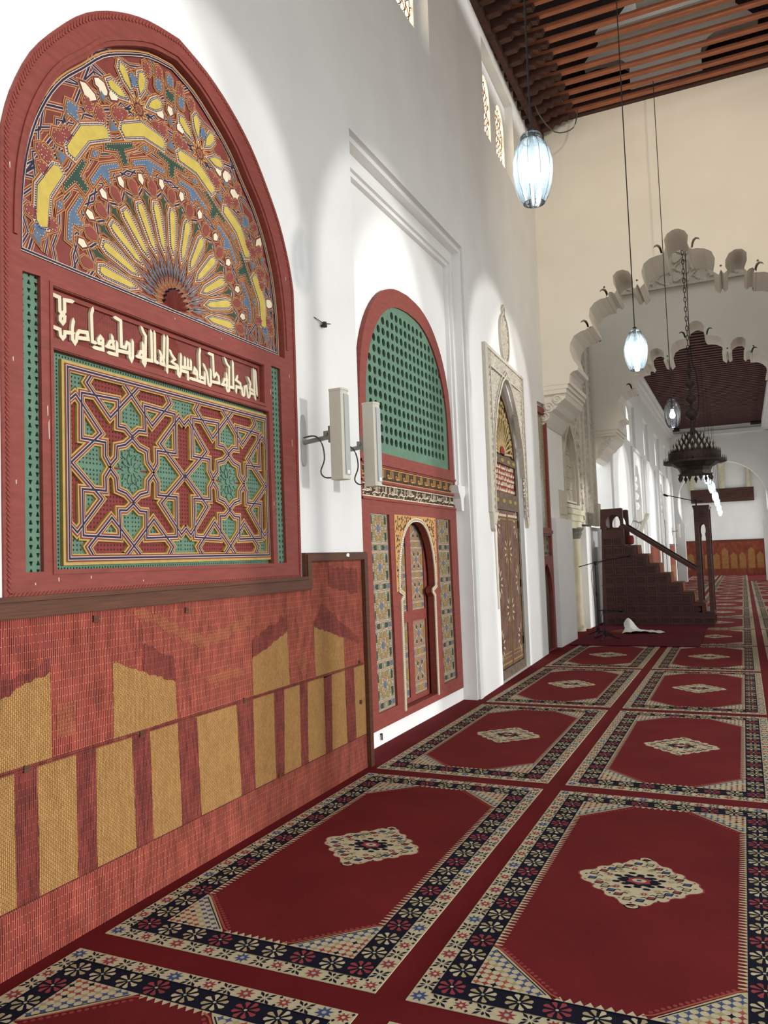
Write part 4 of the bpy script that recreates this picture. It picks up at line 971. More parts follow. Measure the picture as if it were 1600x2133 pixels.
# friezes with lettering
def script_strip(m, u0, u1, v0, v1, seed, gold):
    rg = random.Random(seed); h = v1-v0; u = u0+.03
    m.poly([(u0, v0), (u1, v0), (u1, v1), (u0, v1)], 0, 0)
    for v in (v0+.006, v1-.006): m.ribbon([(u0, v), (u1, v)], .008, 0, .004, 1)
    Y = lambda q: v0+q*h
    if gold:                                              # one short word repeated along the band, read from the right
        while u < u1-.15:
            m.ribbon([(u+.135, Y(.86)), (u+.131, Y(.3))], .009, 0, .005, 1)
            m.ribbon([(u+.107, Y(.9)), (u+.103, Y(.34)), (u+.075, Y(.3))], .009, 0, .0052, 1)
            m.ribbon([(u+.080, Y(.86)), (u+.076, Y(.34)), (u+.045, Y(.28)), (u+.03, Y(.3))], .009, 0, .0054, 1)
            m.ribbon([(u+.03+.017*math.cos(a), Y(.42)+.016*math.sin(a)) for a in (-1.6, -.6, .4, 1.5, 2.6, 3.6, 4.6)], .008, 0, .0056, 1)
            m.ribbon([(u+.086, Y(.97)), (u+.094, Y(.92)), (u+.102, Y(.97))], .005, 0, .005, 1)
            for k in range(6): m.prism([(u+.012+.024*k+.007*math.cos(q*PI/2), Y(.14 if k % 2 else .66)+.006*math.sin(q*PI/2)) for q in range(4)], 0, .004, 2)
            u += .175
    else:                                                 # flowing joined script with tall stems, bowls and dots
        k_ = 0
        while u < u1-.12:
            L = rg.uniform(.13, .24); L = min(L, u1-u-.04); n_ = int(L/.012); b0 = Y(rg.choice((.30, .36, .42))); k_ += 1
            base = [(u+L*q/n_, b0+h*(.04*math.sin(q*.55)-(.0 if q > 3 else .03*(4-q)))) for q in range(n_+1)]
            m.ribbon(base, .0065, 0, .006+.00005*k_, 1)
            x = u+rg.uniform(.03, .05)
            while x < u+L:
                c = rg.random()
                if c < .42: m.ribbon([(x, b0), (x+.004, Y(rg.uniform(.80, .92)))], .0062, 0, .0063, 1); x += rg.uniform(.018, .03)
                elif c < .66: [m.ribbon([(x+.009*q, b0), (x+.009*q, b0+.16*h)], .005, 0, .0064, 1) for q in range(3)]; x += .03
                elif c < .84: m.ribbon([(x+.017*math.cos(t), b0-.03*h+.22*h*math.sin(t)) for t in (0, -.5, -1, -1.57, -2.1, -2.7)], .006, 0, .0065, 1); x += .034
                else: m.ribbon([(x+.012+.013*math.cos(t), b0+.12*h+.012*math.sin(t)) for t in (-1.6, -.6, .4, 1.4, 2.4, 3.4, 4.4)], .0055, 0, .0066, 1); x += .04
            for q in range(5): dx, dv = u+L*rg.random(), Y(rg.choice((.12, .16, .64, .72))); m.prism([(dx+.006*math.cos(t*PI/2), dv+.006*math.sin(t*PI/2)) for t in range(4)], 0, .005, 1)
            for q in range(2): x = u+L*rg.random(); m.ribbon([(x, Y(.52)), (x+.022, Y(.58))], .005, 0, .0048, 2)
            u += L+.012
b = MB(TL(NI+.03)); script_strip(b, 5.62, 7.93, 2.215, 2.335, 3, True); b.build('gilt_frieze', [BROWNL, ORANGE, DGREEN], t)
b = MB(TL(NI+.03)); script_strip(b, 5.62, 7.93, 2.07, 2.185, 5, False); b.build('script_frieze', [BROWNL, CREAMP, REDLAT], t)
# painted star panels
ZM = [TAN, CREAMP, BROWNL, BLUEP, DGREEN, OLIVE, MINT, REDLAT]
def hexa(x, y, a, c): return [(x-a, y), (x-a*.55, y+c), (x+a*.55, y+c), (x+a, y), (x+a*.55, y-c), (x-a*.55, y-c)]
def zell(m, P, skew, c1, c2=None, narrow=False):
    (x0, z0), (x1, _), _, (_, z1) = P; H = z1-z0; W_ = x1-x0
    def S(u, v): return (x0+u*W_+skew*(v), z0+v*H)        # u,v in 0..1
    n = c1; uh = 1/n
    m.poly([S(-.03, -.01), S(1.03, -.01), S(1.03, 1.01), S(-.03, 1.01)], 0, 0)
    def line(p, wd=.0030, c=1): m.ribbon([S(*q) for q in p], wd*2.3, 0, .0006, 2, flat=True); m.ribbon([S(*q) for q in p], wd, 0, .0012, c, flat=True)
    def shp(u, v, pts, c):
        p = [S(u+a, v+q*uh) for a, q in pts]; m.lay(p, .0018, [(.0065, 1), (.004, 2), (0, c)])
    for e in (.03, .06, .94, .97): line([(e, 0), (e, 1)])
    for k in range(n):
        v = (k+.5)*uh; B = k*uh
        for d in (.0, .03, .23, .26): line([(0, B+d*uh), (1, B+d*uh)])
        vb = B+.13*uh; vc = B+.63*uh
        if not narrow:
            for u in (.1, .9): shp(u, vb, [(-.07, 0), (-.05, .055), (.05, .055), (.07, 0), (.05, -.055), (-.05, -.055)], 3)
            for s in (-1, 1): shp(.5+.2*s, vb, [(-.06*s, 0), (-.08*s, .06), (.06*s, .06), (.1*s, 0), (.06*s, -.06), (-.08*s, -.06)], 4)
            shp(.5, vb, [(-.05, .06), (0, .02), (.05, .06), (.03, 0), (.05, -.06), (0, -.02), (-.05, -.06), (-.03, 0)], 6)
            for a in (0, 1):
                for dz in (0, .04): line([(.05, vc-.33*uh+dz*uh), (.95, vc+.33*uh-dz*uh)] if a else [(.05, vc+.33*uh-dz*uh), (.95, vc-.33*uh+dz*uh)])
            for dx in (-.04, .04): line([(.5+dx, vc-.36*uh), (.5+dx*4, vc), (.5+dx, vc+.36*uh)]); line([(.5+dx*2, vc-.36*uh), (.5-dx*6, vc+.1*uh), (.5-dx*7, vc+.36*uh)])
            for s in (-1, 1):
                line([(.5, vc+.36*uh*s), (.28, vc), (.08, vc+.18*uh*s)]); line([(.5, vc+.36*uh*s), (.72, vc), (.92, vc+.18*uh*s)])
            shp(.5, vc, [(-.065, .03), (-.05, .075), (0, .095), (.05, .075), (.065, .03), (.065, -.03), (.05, -.075), (0, -.095), (-.05, -.075), (-.065, -.03)], 3)
            for du, dv in ((.09, .26), (.23, .11)):
                for sx in (-1, 1):
                    for sy in (-1, 1): shp(.5+du*sx, vc+dv*sy*uh, [(-.06, .0), (-.045, .06), (.02, .075), (.06, .02), (.06, -.03), (.03, -.07), (-.045, -.05)], 5)
            for sx in (-1, 1):
                for sy in (-1, 1):
                    shp(.5+.37*sx, vc+.21*sy*uh, [(-.05, -.1*sy), (.05, -.1*sy), (.05, .06*sy), (0, .13*sy), (-.05, .06*sy)], 4)
                    shp(.5+.24*sx, vc+.31*sy*uh, [(-.04, -.03), (.04, -.03), (.03, .035), (-.03, .03)], 6)
                shp(.5+.37*sx, vc, [(-.045, 0), (0, .055), (.045, 0), (0, -.055)], 6)
        else:
            for u in (.08, .92): shp(u, vb, [(-.07, 0), (-.05, .06), (.05, .06), (.07, 0), (.05, -.06), (-.05, -.06)], 3)
            shp(.5, vb, [(-.14, 0), (-.09, .065), (.09, .065), (.14, 0), (.09, -.065), (-.09, -.065)], 5)
            shp(.5, vc, [(-.075, .04), (0, .1), (.075, .04), (.075, -.04), (0, -.1), (-.075, -.04)], 3)
            for u in (.06, .94): shp(u, vc, [(-.06, .14), (0, .18), (.06, .14), (.06, -.14), (0, -.18), (-.06, -.14)], 5)
            for sx in (-1, 1):
                for sy in (-1, 1): shp(.5+.17*sx, vc+.2*sy*uh, [(-.06, -.05), (.03, -.07), (.07, .02), (.02, .0), (-.01, .07)], 4)
            for a in (0, 1):
                for dz in (0, .04): line([(.05, vc-.3*uh+dz*uh), (.95, vc+.3*uh-dz*uh)] if a else [(.05, vc+.3*uh-dz*uh), (.95, vc-.3*uh+dz*uh)])
    line([(.0, 0), (0, 1)], .005); line([(1, 0), (1, 1)], .005); line([(0, .998), (1, .998)], .005)
for p in (pL, pR):
    b = MB(TL(NI+.02)); zell(b, p, p[3][0]-p[0][0], 5); b.build('side_panel', ZM, t)
# leaves inside the keyhole opening
b = MB(TL(NI-.04)); b.plate([(6.1, .2), (7.5, .2), (7.5, 1.95), (6.1, 1.95)], [[(6.40, .26), (6.70, .26), (6.70, .95), (6.40, .95)], [(6.82, .26), (7.14, .26), (7.14, .95), (6.82, .95)], [(6.40, 1.05), (6.70, 1.05), (6.70, 1.93), (6.40, 1.93)], [(6.82, 1.05), (7.14, 1.05), (7.14, 1.93), (6.82, 1.93)]], -.03, 0); lfr = b.build('leaf_frame', REDP, t)
for u0, u1, z0, z1, n in ((6.40, 6.70, .26, .95, 2), (6.82, 7.14, .26, .95, 2), (6.40, 6.70, 1.05, 1.93, 3), (6.82, 7.14, 1.05, 1.93, 3)):
    b = MB(TL(NI-.055)); zell(b, [(u0, z0), (u1, z0), (u1, z1), (u0, z1)], 0, n, narrow=True); b.build('leaf_panel', ZM, lfr)
# gilt spandrel and striped arch band
b = MB(TL(NI+.046))
sp = [(6.27, 1.25), (6.27, 1.93), (7.27, 1.93), (7.27, 1.25)]
up = [p for p in ko if p[1] >= 1.25]
b.plate([(6.265, 1.25), (6.265, 1.935), (7.275, 1.935), (7.275, 1.25)]+up[::-1], [], 0, .004, 1, back=False)
rg = random.Random(4)
for i in range(900):
    u, v = rg.uniform(6.28, 7.26), rg.uniform(1.27, 1.92)
    if inpoly(off(ko, .03), u, v): continue
    a = rg.uniform(0, PI); b.poly([(u+.011*math.cos(a+q)*(1, .5, .9, .4)[i % 4], v+.012*math.sin(a+q)) for q in (0, 1, 2.2, 3.3, 4.6)], .0052, rg.choice((0, 0, 2, 2, 3)))
b.build('gilt_spandrel', [BROWNL, ORANGE, NAVYP, REDLAT], t)
b = MB(TL(NI+.046)); b.ribbon(off(ko, .016), .034, 0, .012, 0)
q = off(ko, .016)
for i in range(len(q)-1):
    a, c = q[i], q[i+1]; n = max(1, int(math.hypot(c[0]-a[0], c[1]-a[1])/.018))
    for j in range(n):
        u, v = a[0]+(c[0]-a[0])*(j+.5)/n, a[1]+(c[1]-a[1])*(j+.5)/n; d = math.atan2(c[1]-a[1], c[0]-a[0])+PI/2+.5
        b.ribbon([(u-.011*math.cos(d), v-.011*math.sin(d)), (u+.011*math.cos(d), v+.011*math.sin(d))], .005, 0, .014, 1, flat=True)
b.build('arch_band', [CREAMP, BROWNL], t)

# ================================================================ carved doorway
t = thing('carved_doorway', 'narrow worn painted double door with golden fan top in a carved plaster frame', 'door', (-2.71, 9.9, 0))
CC = 9.80
def arab2(u, v):
    a = math.sin(u*75+1.4*math.sin(v*60))*math.sin(v*70+1.5*math.sin(u*64)); return 0 if a > .0 else -.02
do = [(9.16, 0), (9.16, 2.6), (9.2, 3.0), (9.36, 3.4), (9.60, 3.7), (9.79, 3.82), (10.0, 3.7), (10.25, 3.4), (10.45, 3.0), (10.5, 2.6), (10.52, 0)]
sur = [(8.90, 2.05), (10.68, 2.05), (10.68, 4.04), (8.90, 4.06)]
b = MB(TD(.035)); b.carve(8.95, 10.66, 2.05, 4.05, .0135, arab2, inside=lambda u, v: not inpoly(off(do, .03), u, v) and not (9.1 < u < 10.5 and 3.80 < v < 3.85))
b.T = TD()
b.plate([(8.88, 2.05), (8.88, 4.075), (10.70, 4.055), (10.70, 2.05), (10.66, 2.05), (10.66, 4.02), (8.97, 4.03), (8.97, 2.05)], [], -.01, .045)
b.ribbon(off(do, .045)[1:-1], .03, -.02, .05); b.ribbon(off(do, .1)[2:-2], .014, -.02, .045)
b.ribbon([(9.08, 2.05), (9.08, 3.84), (10.56, 3.82), (10.56, 2.05)], .018, -.01, .045)
b.prism([(8.9, 2.05), (9.1, 2.05), (9.08, 1.98), (9.02, 1.9), (8.98, 1.92), (8.97, 1.82), (8.93, 1.86)], -.01, .05); b.prism([(10.55, 2.05), (10.7, 2.05), (10.67, 1.95), (10.6, 1.9)], -.01, .05)
b.ribbon([(9.08, 2.0), (9.12, .9)], .06, -.01, .012)
b.build('plaster_surround', STUCCO, t)
b = MB(TD(-.05)); b.plate(do, [[(9.3, .12), (10.42, .12), (10.42, 2.12), (9.3, 2.12)], [(9.28, 2.34), (10.38, 2.34), (10.38, 2.72), (9.28, 2.72)], [(9.27, 2.82), (9.3, 3.06), (9.42, 3.32), (9.6, 3.54), (9.78, 3.66), (9.98, 3.54), (10.2, 3.3), (10.33, 3.06), (10.37, 2.82)]], -.06, 0); 
for u in (9.45, 9.75, 10.05, 10.3): 
    for v in (2.77, 2.24): b.lay([(u+.08*math.cos(q*PI/4), v+.03*math.sin(q*PI/4)) for q in range(8)], .001, [(.008, 1), (0, 2)])
b.build('frame', [DOORF, BROWNL, OLIVE], t)
b = MB(TD(-.07)); b.poly([(9.24, 2.8), (10.4, 2.8), (10.4, 3.7), (9.24, 3.7)], -.03, 1)
fc_ = (9.82, 2.86)
for i in range(17):
    a = math.radians(4+172*i/16); b.ribbon([(fc_[0]+.1*math.cos(a), fc_[1]+.1*math.sin(a)), (fc_[0]+.95*math.cos(a)*.62, fc_[1]+.95*math.sin(a)*.62)], .03, -.02, .0, 0)
for k in range(1, 6):
    r = .36+.09*k
    for i in range(18):
        a0 = PI*(i+(k % 2)*.5)/18; a1 = a0+PI/18
        b.ribbon([(fc_[0]+r*.62/.6*math.cos(a0)*.9, fc_[1]+r*1.05*math.sin(a0)), (fc_[0]+(r+.06)*.93*math.cos((a0+a1)/2), fc_[1]+(r+.06)*1.05*math.sin((a0+a1)/2)), (fc_[0]+r*.93*math.cos(a1), fc_[1]+r*1.05*math.sin(a1))], .026, -.02, 0, 0)
b.prism([(fc_[0]+.1*math.cos(PI*i/8), fc_[1]+.1*math.sin(PI*i/8)) for i in range(9)], -.02, .01, 2)
b.build('golden_fan', [FANP, DOORF, REDLAT], t)
b = MB(TD(-.08)); b.poly([(9.26, 2.32), (10.4, 2.32), (10.4, 2.74), (9.26, 2.74)], 0, 0)
rg = random.Random(8)
for r in range(5):
    u = 9.32; v0 = 2.36+.073*r
    while u < 10.34:
        l = rg.uniform(.02, .06); k = rg.random()
        if k < .5: b.ribbon([(u, v0+.01), (u+.004, v0+.06)], .012, 0, .008, 1); l = .026
        else: b.ribbon([(u, v0+.03), (u+l*.5, v0+.008), (u+l, v0+.02), (u+l*.8, v0+.045)], .012, 0, .008, 1)
        u += l+.008
b.build('script_panel', [REDLAT, CREAMP], t)
LV = []
for s in (0, 1):
    u0, u1 = (9.32, 9.865) if s == 0 else (9.875, 10.41)
    b = MB(TD(-.07)); b.prism([(u0, .13), (u1, .13), (u1, 2.11), (u0, 2.11)], -.03, .01, 0)
    b.ribbon([(u0+.05, .3), (u1-.05, .3), (u1-.05, 2.0), (u0+.05, 2.0)], .012, .01, .016, 1, True)
    b.ribbon([(u0+.04, .18), (u1-.04, .18)], .02, .01, .014, 1); b.ribbon([(u0+.04, .25), (u1-.04, .25)], .01, .01, .014, 1); b.ribbon([(u0+.03, 2.05), (u1-.03, 2.05)], .03, .01, .014, 3)
    c = u1 if s == 0 else u0; sg = -1 if s == 0 else 1
    for vc in (.42, .83, 1.2, 1.58, 1.95):
        edge = (round(vc*2.6) % 2 == 0)
        cu = c if edge else (u0+.06 if s == 0 else u1-.06)
        for i in range(12):
            a = i*PI/6+.26; du = math.cos(a)
            x = cu+.15*du
            if not (u0+.06 < x < u1-.03): continue
            L = [(cu+r*math.cos(a)*.9+tt*math.sin(a), vc+r*math.sin(a)*1.05-tt*math.cos(a)) for r, tt in ((.09, 0), (.13, .014), (.18, .012), (.2, 0), (.18, -.012), (.13, -.014))]
            if all(u0 < p[0] < u1 for p in L): b.lay(L, .011, [(.004, 2), (0, 3)])
        for i in range(10):
            a = i*PI/5; b.lay([(u0+.27+(.2*math.cos(a))+.014*math.cos(q*PI/3), vc+.17+.15*math.sin(a)+.016*math.sin(q*PI/3)) for q in range(6)], .011, [(.004, 2), (0, (4, 5, 1)[i % 3])]) if vc < 1.8 else None
    LV.append(b.build('door_leaf', [DOORW, OLIVE, BROWNL, WDOOR, DOORF, REDLAT], t))
for u, v in ((9.33, 1.95), (10.4, 1.95), (9.33, 1.15), (10.4, 1.15), (9.33, .38), (10.4, .38)):
    b = MB(TD(-.06)); b.box(u-.015, u+.015, v-.05, v+.05, 0, .02); b.build('hinge', BLACK, LV[0 if u < 9.8 else 1])
# carved plaster cartouche over it
cart = [(.0, -.33), (.1, -.30), (.17, -.2), (.2, -.08), (.2, .06), (.17, .18), (.1, .27), (.05, .3), (.03, .34), (.05, .37), (.02, .41), (0, .43)]
cp = [(9.86+x, 4.40+z) for x, z in smoothline(cart, 3)]; cp += [(2*9.86-x, z) for x, z in cp[::-1][1:]]
b = MB(TD(.024)); b.carve(9.6, 10.12, 4.05, 4.86, .0135, arab2, inside=lambda u, v: inpoly(off(cp, -.025), u, v)); b.T = TD(); b.ribbon(cp, .026, 0, .034, 0, True); b.ribbon([(9.86, 4.0), (9.86, 4.08)], .03, 0, .03)
tag(b.build('plaster_cartouche', STUCCO), 'almond shaped carved plaster ornament on the wall above the carved doorway', 'wall ornament')

# ================================================================ tall glazed door in the recess
t = thing('glazed_door', 'tall narrow dark red door with patterned glass in a deep recess beside the pulpit niche', 'door', (-2.88, 12.35, 0))
b = MB((lambda f: lambda u, v, w: f(u+.12, v, w))(TL(-2.89))); b.plate([(11.7, 0), (12.64, 0), (12.64, 3.92), (11.7, 3.88)], [[(11.76, 1.95), (12.56, 1.95), (12.56, 3.8), (11.76, 3.8)], [(11.76, 1.5), (12.56, 1.5), (12.56, 1.82), (11.76, 1.82)], [(11.8, .02), (12.52, .02), (12.52, .9), (12.44, 1.15), (12.3, 1.3), (12.16, 1.38), (12.02, 1.3), (11.88, 1.15), (11.8, .9)]], -.01, .05)
b.ribbon([(11.72, 1.88), (12.62, 1.88)], .05, .05, .075); b.build('frame', REDP, t)
b = MB((lambda f: lambda u, v, w: f(u+.12, v, w))(TL(-2.885))); b.poly([(11.74, 1.93), (12.58, 1.93), (12.58, 3.82), (11.74, 3.82)], 0); b.build('patterned_pane', PANEG, t)
b = MB((lambda f: lambda u, v, w: f(u+.12, v, w))(TL(-2.885))); zell(b, [(11.76, 1.5), (12.56, 1.5), (12.56, 1.82), (11.76, 1.82)], 0, 1); b.build('painted_rail', ZM, t)
b = MB((lambda f: lambda u, v, w: f(u+.12, v, w))(TL(-2.887))); b.poly([(11.78, 0), (12.54, 0), (12.54, 1.4), (11.78, 1.4)], 0); b.build('lower_leaf', MINW, t)

# ================================================================ wall loudspeakers
def speaker(label, loc, rz, tilt=0):
    t = thing('column_speaker', label, 'loudspeaker', loc, 'column loudspeakers on brackets', local=True)
    b = MB(); b.prism([(0, -.045), (.085, -.045), (.1, -.03), (.1, .03), (.085, .045), (0, .045)], .005, .585, 0); b.build('cabinet', SPKB, t)
    b = MB(); b.box(.1, .106, -.032, .032, .03, .56); gr = b.build('front_grille', SPKG, t)
    for z in (0, .585): b = MB(); b.prism([(-.002, -.048), (.088, -.048), (.104, -.032), (.104, .032), (.088, .048), (-.002, .048)], z, z+.014, 0, True); b.build('end_cap', SPKB, t)
    b = MB(); b.box(.1065, .1075, -.015, .015, .035, .06); b.build('label_sticker', LABELW, gr)
    b = MB(lambda u, v, w: (-.235+w, u, v)); b.prism([(.03*math.cos(a), .17+.06*math.sin(a) if math.sin(a) < 0 else .36+.1*math.sin(a)) for a in [q*PI/10 for q in range(20)]], 0, .012); b.build('wall_plate', SPKG, t)
    b = MB(); b.tube([(-.225, 0, .27), (-.04, 0, .29)], .016, 10); b.build('bracket_arm', STEEL, t)
    b = MB(); b.box(-.065, -.025, -.02, .02, .275, .33); b.box(-.025, 0, -.028, .028, .25, .36); b.tube([(-.04, -.03, .31), (-.04, .03, .31)], .012, 8); b.build('knuckle', STEEL, t)
    b = MB(); b.tube(smooth3([(-.215, -.02, .3), (-.12, -.035, .3), (-.06, -.05, .24), (-.045, -.05, .14), (-.075, -.05, .06), (-.05, -.045, .02), (0, -.03, .015)]), .0055, 6); b.build('cable', RUBBER, t)
    t.rotation_euler = (0, tilt, rz)
    return t
def smooth3(p, k=4):
    out = []
    for i in range(len(p)-1):
        a = p[max(i-1, 0)]; b_ = p[i]; c = p[i+1]; d = p[min(i+2, len(p)-1)]
        for j in range(k):
            q = j/k; out.append(tuple(.5*(2*b_[x]+(-a[x]+c[x])*q+(2*a[x]-5*b_[x]+4*c[x]-d[x])*q*q+(-a[x]+3*b_[x]-3*c[x]+d[x])*q**3) for x in range(3)))
    return out+[tuple(p[-1])]
sp1 = speaker('cream column loudspeaker nearest the painted screen, left one of the pair', (-2.415, 4.50, 2.075), 0)
dup(sp1, (-2.415, 4.99, 2.065), 'cream column loudspeaker nearest the arched door, right one of the pair')
dup(sp1, (-2.565, 21.9, 1.98), 'slanting grey loudspeaker on the far wall behind the pulpit top').rotation_euler = (0, .42, 0)
dup(sp1, (-2.565, 38.3, 2.0), 'upright loudspeaker on the far pier, seen left of the pulpit post')
dup(sp1, (-2.565, 36.3, 2.0), 'loudspeaker on the far pier just nearer than its upright twin')
# iron hook in the plaster
t = thing('wall_hook', 'small bent iron hook sticking out of the white wall above the loudspeakers', 'hook', (WX, 4.82, 3.23))
b = MB(); b.tube([(WX, 4.80, 3.22), (WX+.03, 4.80, 3.235), (WX+.05, 4.78, 3.21)], .006, 6); b.tube([(WX+.004, 4.70, 3.26), (WX+.02, 4.8, 3.24), (WX+.01, 4.93, 3.27)], .003, 5); b.lathe([(.0, 3.21), (.02, 3.215), (.016, 3.25), (0, 3.255)], WX+.025, 4.81, 8); b.build('hook', IRON, t)
b = MB(); b.tube([(NI, 5.93, .09), (NI+.015, 5.93, .1), (NI+.015, 5.93, .045)], .008, 6)
tag(b.build('wall_peg', IRON), 'small metal peg low in the white wall under the arched door', 'peg')

# ================================================================ pendant lamps
def pendant(label, loc, top, bulb=BULB, gl=GLASS, power=40, group='blown glass pendant lamps'):
    t = thing('pendant_lamp', label, 'pendant lamp', loc, group, local=True)
    b = MB(); P = [(.062, -.205), (.085, -.17), (.108, -.10), (.118, -.03), (.118, .03), (.105, .10), (.08, .15), (.062, .168), (.064, .172), (.066, .188), (.056, .205), (.03, .215)]
    b.lathe(P, 0, 0, 40, 0, lobes=10, ld=.06); b.build('glass_shade', gl, t, smooth=True)
    b = MB()
    for k in range(10):
        a = 2*PI*(k+.5)/10; b.tube([((r*.945+.001)*math.cos(a), (r*.945+.001)*math.sin(a), z) for r, z in P], .0013, 4)
    for r, z in ((.061, .17), (.0615, -.205)): b.tube([(r*math.cos(q*PI/12), r*math.sin(q*PI/12), z) for q in range(25)], .0018, 4, cap=False)
    b.build('wire_cage', BLACK, t)
    b = MB(); b.lathe([(0, .06), (.02, .06), (.022, .12), (.012, .14), (.012, .22), (.02, .225), (.02, .24), (0, .25)], 0, 0, 12); ho = b.build('lamp_holder', BLACK, t)
    b = MB(); b.lathe([(0, -.08), (.028, -.07), (.042, -.04), (.04, -.01), (.022, .03), (.02, .06), (0, .06)], 0, 0, 14); b.build('bulb', bulb, ho, smooth=True)
    b = MB(); b.tube([(0, 0, .24), (0, 0, top-loc[2])], .0055, 6); b.build('cable', BLACK, t)
    if power:
        l = bpy.data.lights.new('lamp_light', 'POINT'); l.energy = power; l.color = (.82, .93, 1); l.shadow_soft_size = .045
        o = bpy.data.objects.new('lamp_light', l); COL.objects.link(o); o.parent = t; o.location = (0, 0, -.03); o['kind'] = 'helper'
    return t
LT = 8.60
pn = pendant('large lit glass pendant lamp hanging nearest, in front of the high windows', (-.99, 4.4, 3.785), LT, power=15)
pendant('lit glass pendant lamp hanging in the opening of the nearest lobed arch', (-.89, 8.3, 3.60), LT, power=34)
pendant('unlit-looking clear glass pendant lamp hanging before the far slatted ceiling', (-.835, 12.1, 3.53), LT, BULBOFF, GLASSC, 0)
for y, x, z, la in ((24, -.81, 3.53, 'first bright lamp of the distant row behind the chandelier'), (28, -.835, 3.53, 'second bright lamp of the distant row behind the chandelier'), (32, -.855, 3.47, 'third bright lamp of the distant row, over the dark far beam'),
                    (36, -.9, 3.46, 'fourth bright lamp of the distant row, over the dark far beam'), (40, -.93, 3.37, 'fifth lamp of the distant row, below the dark far beam'), (43.5, -.97, 3.31, 'last and farthest lamp of the distant row')):
    pendant(la, (x, y, z), 6.97 if y < 38 else 7.9, power=95)
# ball knot on the near cable, spare cord loop
b = MB(); b.lathe([(0, 4.98), (.016, 4.985), (.022, 5.0), (.016, 5.015), (0, 5.02)], -.99, 4.4, 10); b.tube([(-.985, 4.4, 5.0), (-.985, 4.395, 5.6), (-.98, 4.4, 6.4), (-.985, 4.4, 8.6)], .004, 5)
b.v = [(x+.99, y-4.4, z-3.785) for x, y, z in b.v]; b.build('spare_cord', RUBBER, pn)
b = MB(); b.tube(smooth3([(-2.55, 11.6, 8.6), (-2.5, 11.7, 8.35), (-2.3, 11.9, 8.1), (-2.05, 12.1, 8.2), (-1.98, 12.2, 8.55)]), .01, 5)
tag(b.build('loose_cord', RUBBER), 'grey cord hanging in a loop under the roof beams at the corner', 'cord')

# ================================================================ chandelier
KX, KY = -.72, 15.3
t = thing('chandelier', 'big tiered dark bronze chandelier with frosted candle bulbs hanging on a chain', 'chandelier', (KX, KY, 2.75))
b = MB()
for i in range(60):
    z = 4.62+.09*i; a = 0 if i % 2 else PI/2
    b.tube([(KX+.022*math.cos(q*PI/4)*math.cos(a), KY+.022*math.cos(q*PI/4)*math.sin(a), z+.055*math.sin(q*PI/4)) for q in range(9)], .007, 5, cap=False)
b.build('chain', IRON, t)
b = MB(); b.tube(smooth3([(KX+.03, KY-.03, 9.9), (KX+.05, KY-.03, 7), (KX+.04, KY-.03, 5.2), (KX+.12, KY-.05, 4.7), (KX+.13, KY-.05, 4.2), (KX+.06, KY-.04, 3.9), (KX+.02, KY-.03, 3.75)]), .008, 5); b.build('cable', BLACK, t)
for z, r in ((4.80, .06), (4.565, .095), (4.285, .105), (4.0, .125)):
    b = MB(); b.lathe([(.03, z+r*.9), (r*.55, z+r*.75), (r*.9, z+r*.3), (r, z-.05*r), (r*.8, z-r*.5), (r*.4, z-r*.85), (.03, z-r)], KX, KY, 20); b.build('ball', IRON, t, smooth=True)
b = MB(); b.lathe([(.012, 4.9), (.028, 4.5), (.026, 4.1), (.04, 3.86), (.032, 3.76), (.05, 3.7), (.1, 3.64), (.13, 3.58), (.13, 3.2)], KX, KY, 20); b.build('stem', IRON, t)
def tier(name, r, z0, z1, n, ph=0):
    b = MB(); b.lathe([(r*.6, z0), (r, z0), (r, z1), (r-.012, z1), (r-.012, z0+.01)], KX, KY, 36)
    for k in range(n):
        a = 2*PI*k/n+ph; x, y = KX+r*math.cos(a), KY+r*math.sin(a); tx, ty = -math.sin(a), math.cos(a)
        for w0, zz in ((.012, .03), (.018, .05)):
            v = [(x-tx*w0, y-ty*w0, z1), (x+tx*w0, y+ty*w0, z1), (x+tx*w0*.5, y+ty*w0*.5, z1+zz), (x, y, z1+zz+.02), (x-tx*w0*.5, y-ty*w0*.5, z1+zz)]
            b.add(v, [[0, 1, 2, 3, 4]])
    b.build(name, IRON, t)
tier('crown_ring', .20, 3.49, 3.60, 16); tier('crown_ring', .29, 3.39, 3.50, 22); tier('crown_ring', .37, 3.29, 3.40, 28)
tier('drum', .455, 3.15, 3.285, 44); tier('brim', .545, 3.095, 3.135, 52)
b = MB(); b.lathe([(.545, 3.10), (.42, 3.09), (.36, 3.04), (.30, 3.01), (.27, 2.95), (.265, 2.90), (.30, 2.895), (.30, 2.88), (0.0, 2.875)], KX, KY, 12); b.build('bowl', IRON, t)
for k in range(9):
    a = 2*PI*k/9+.2; x, y = KX+.275*math.cos(a), KY+.275*math.sin(a)
    b = MB(); b.lathe([(.012, 2.89), (.014, 2.86), (.03, 2.835), (.032, 2.815), (.02, 2.79), (.008, 2.77), (.012, 2.755), (0, 2.745)], x, y, 10); b.build('drop_finial', IRON, t)
bm = None
for r, z, n in ((.215, 3.50, 12), (.305, 3.40, 18), (.385, 3.30, 24)):
    for k in range(n):
        a = 2*PI*(k+.5)/n
        if bm is None:
            m = MB(); m.lathe([(0, 0), (.016, .015), (.025, .045), (.018, .08), (0, .115)], 0, 0, 8); bm = m.build('candle_bulb', CANDLE, smooth=True); o = bm
        else: o = bm.copy(); COL.objects.link(o)
        o.parent = t; o.location = (KX+r*math.cos(a)-t.location.x, KY+r*math.sin(a)-t.location.y, z-t.location.z+.005)

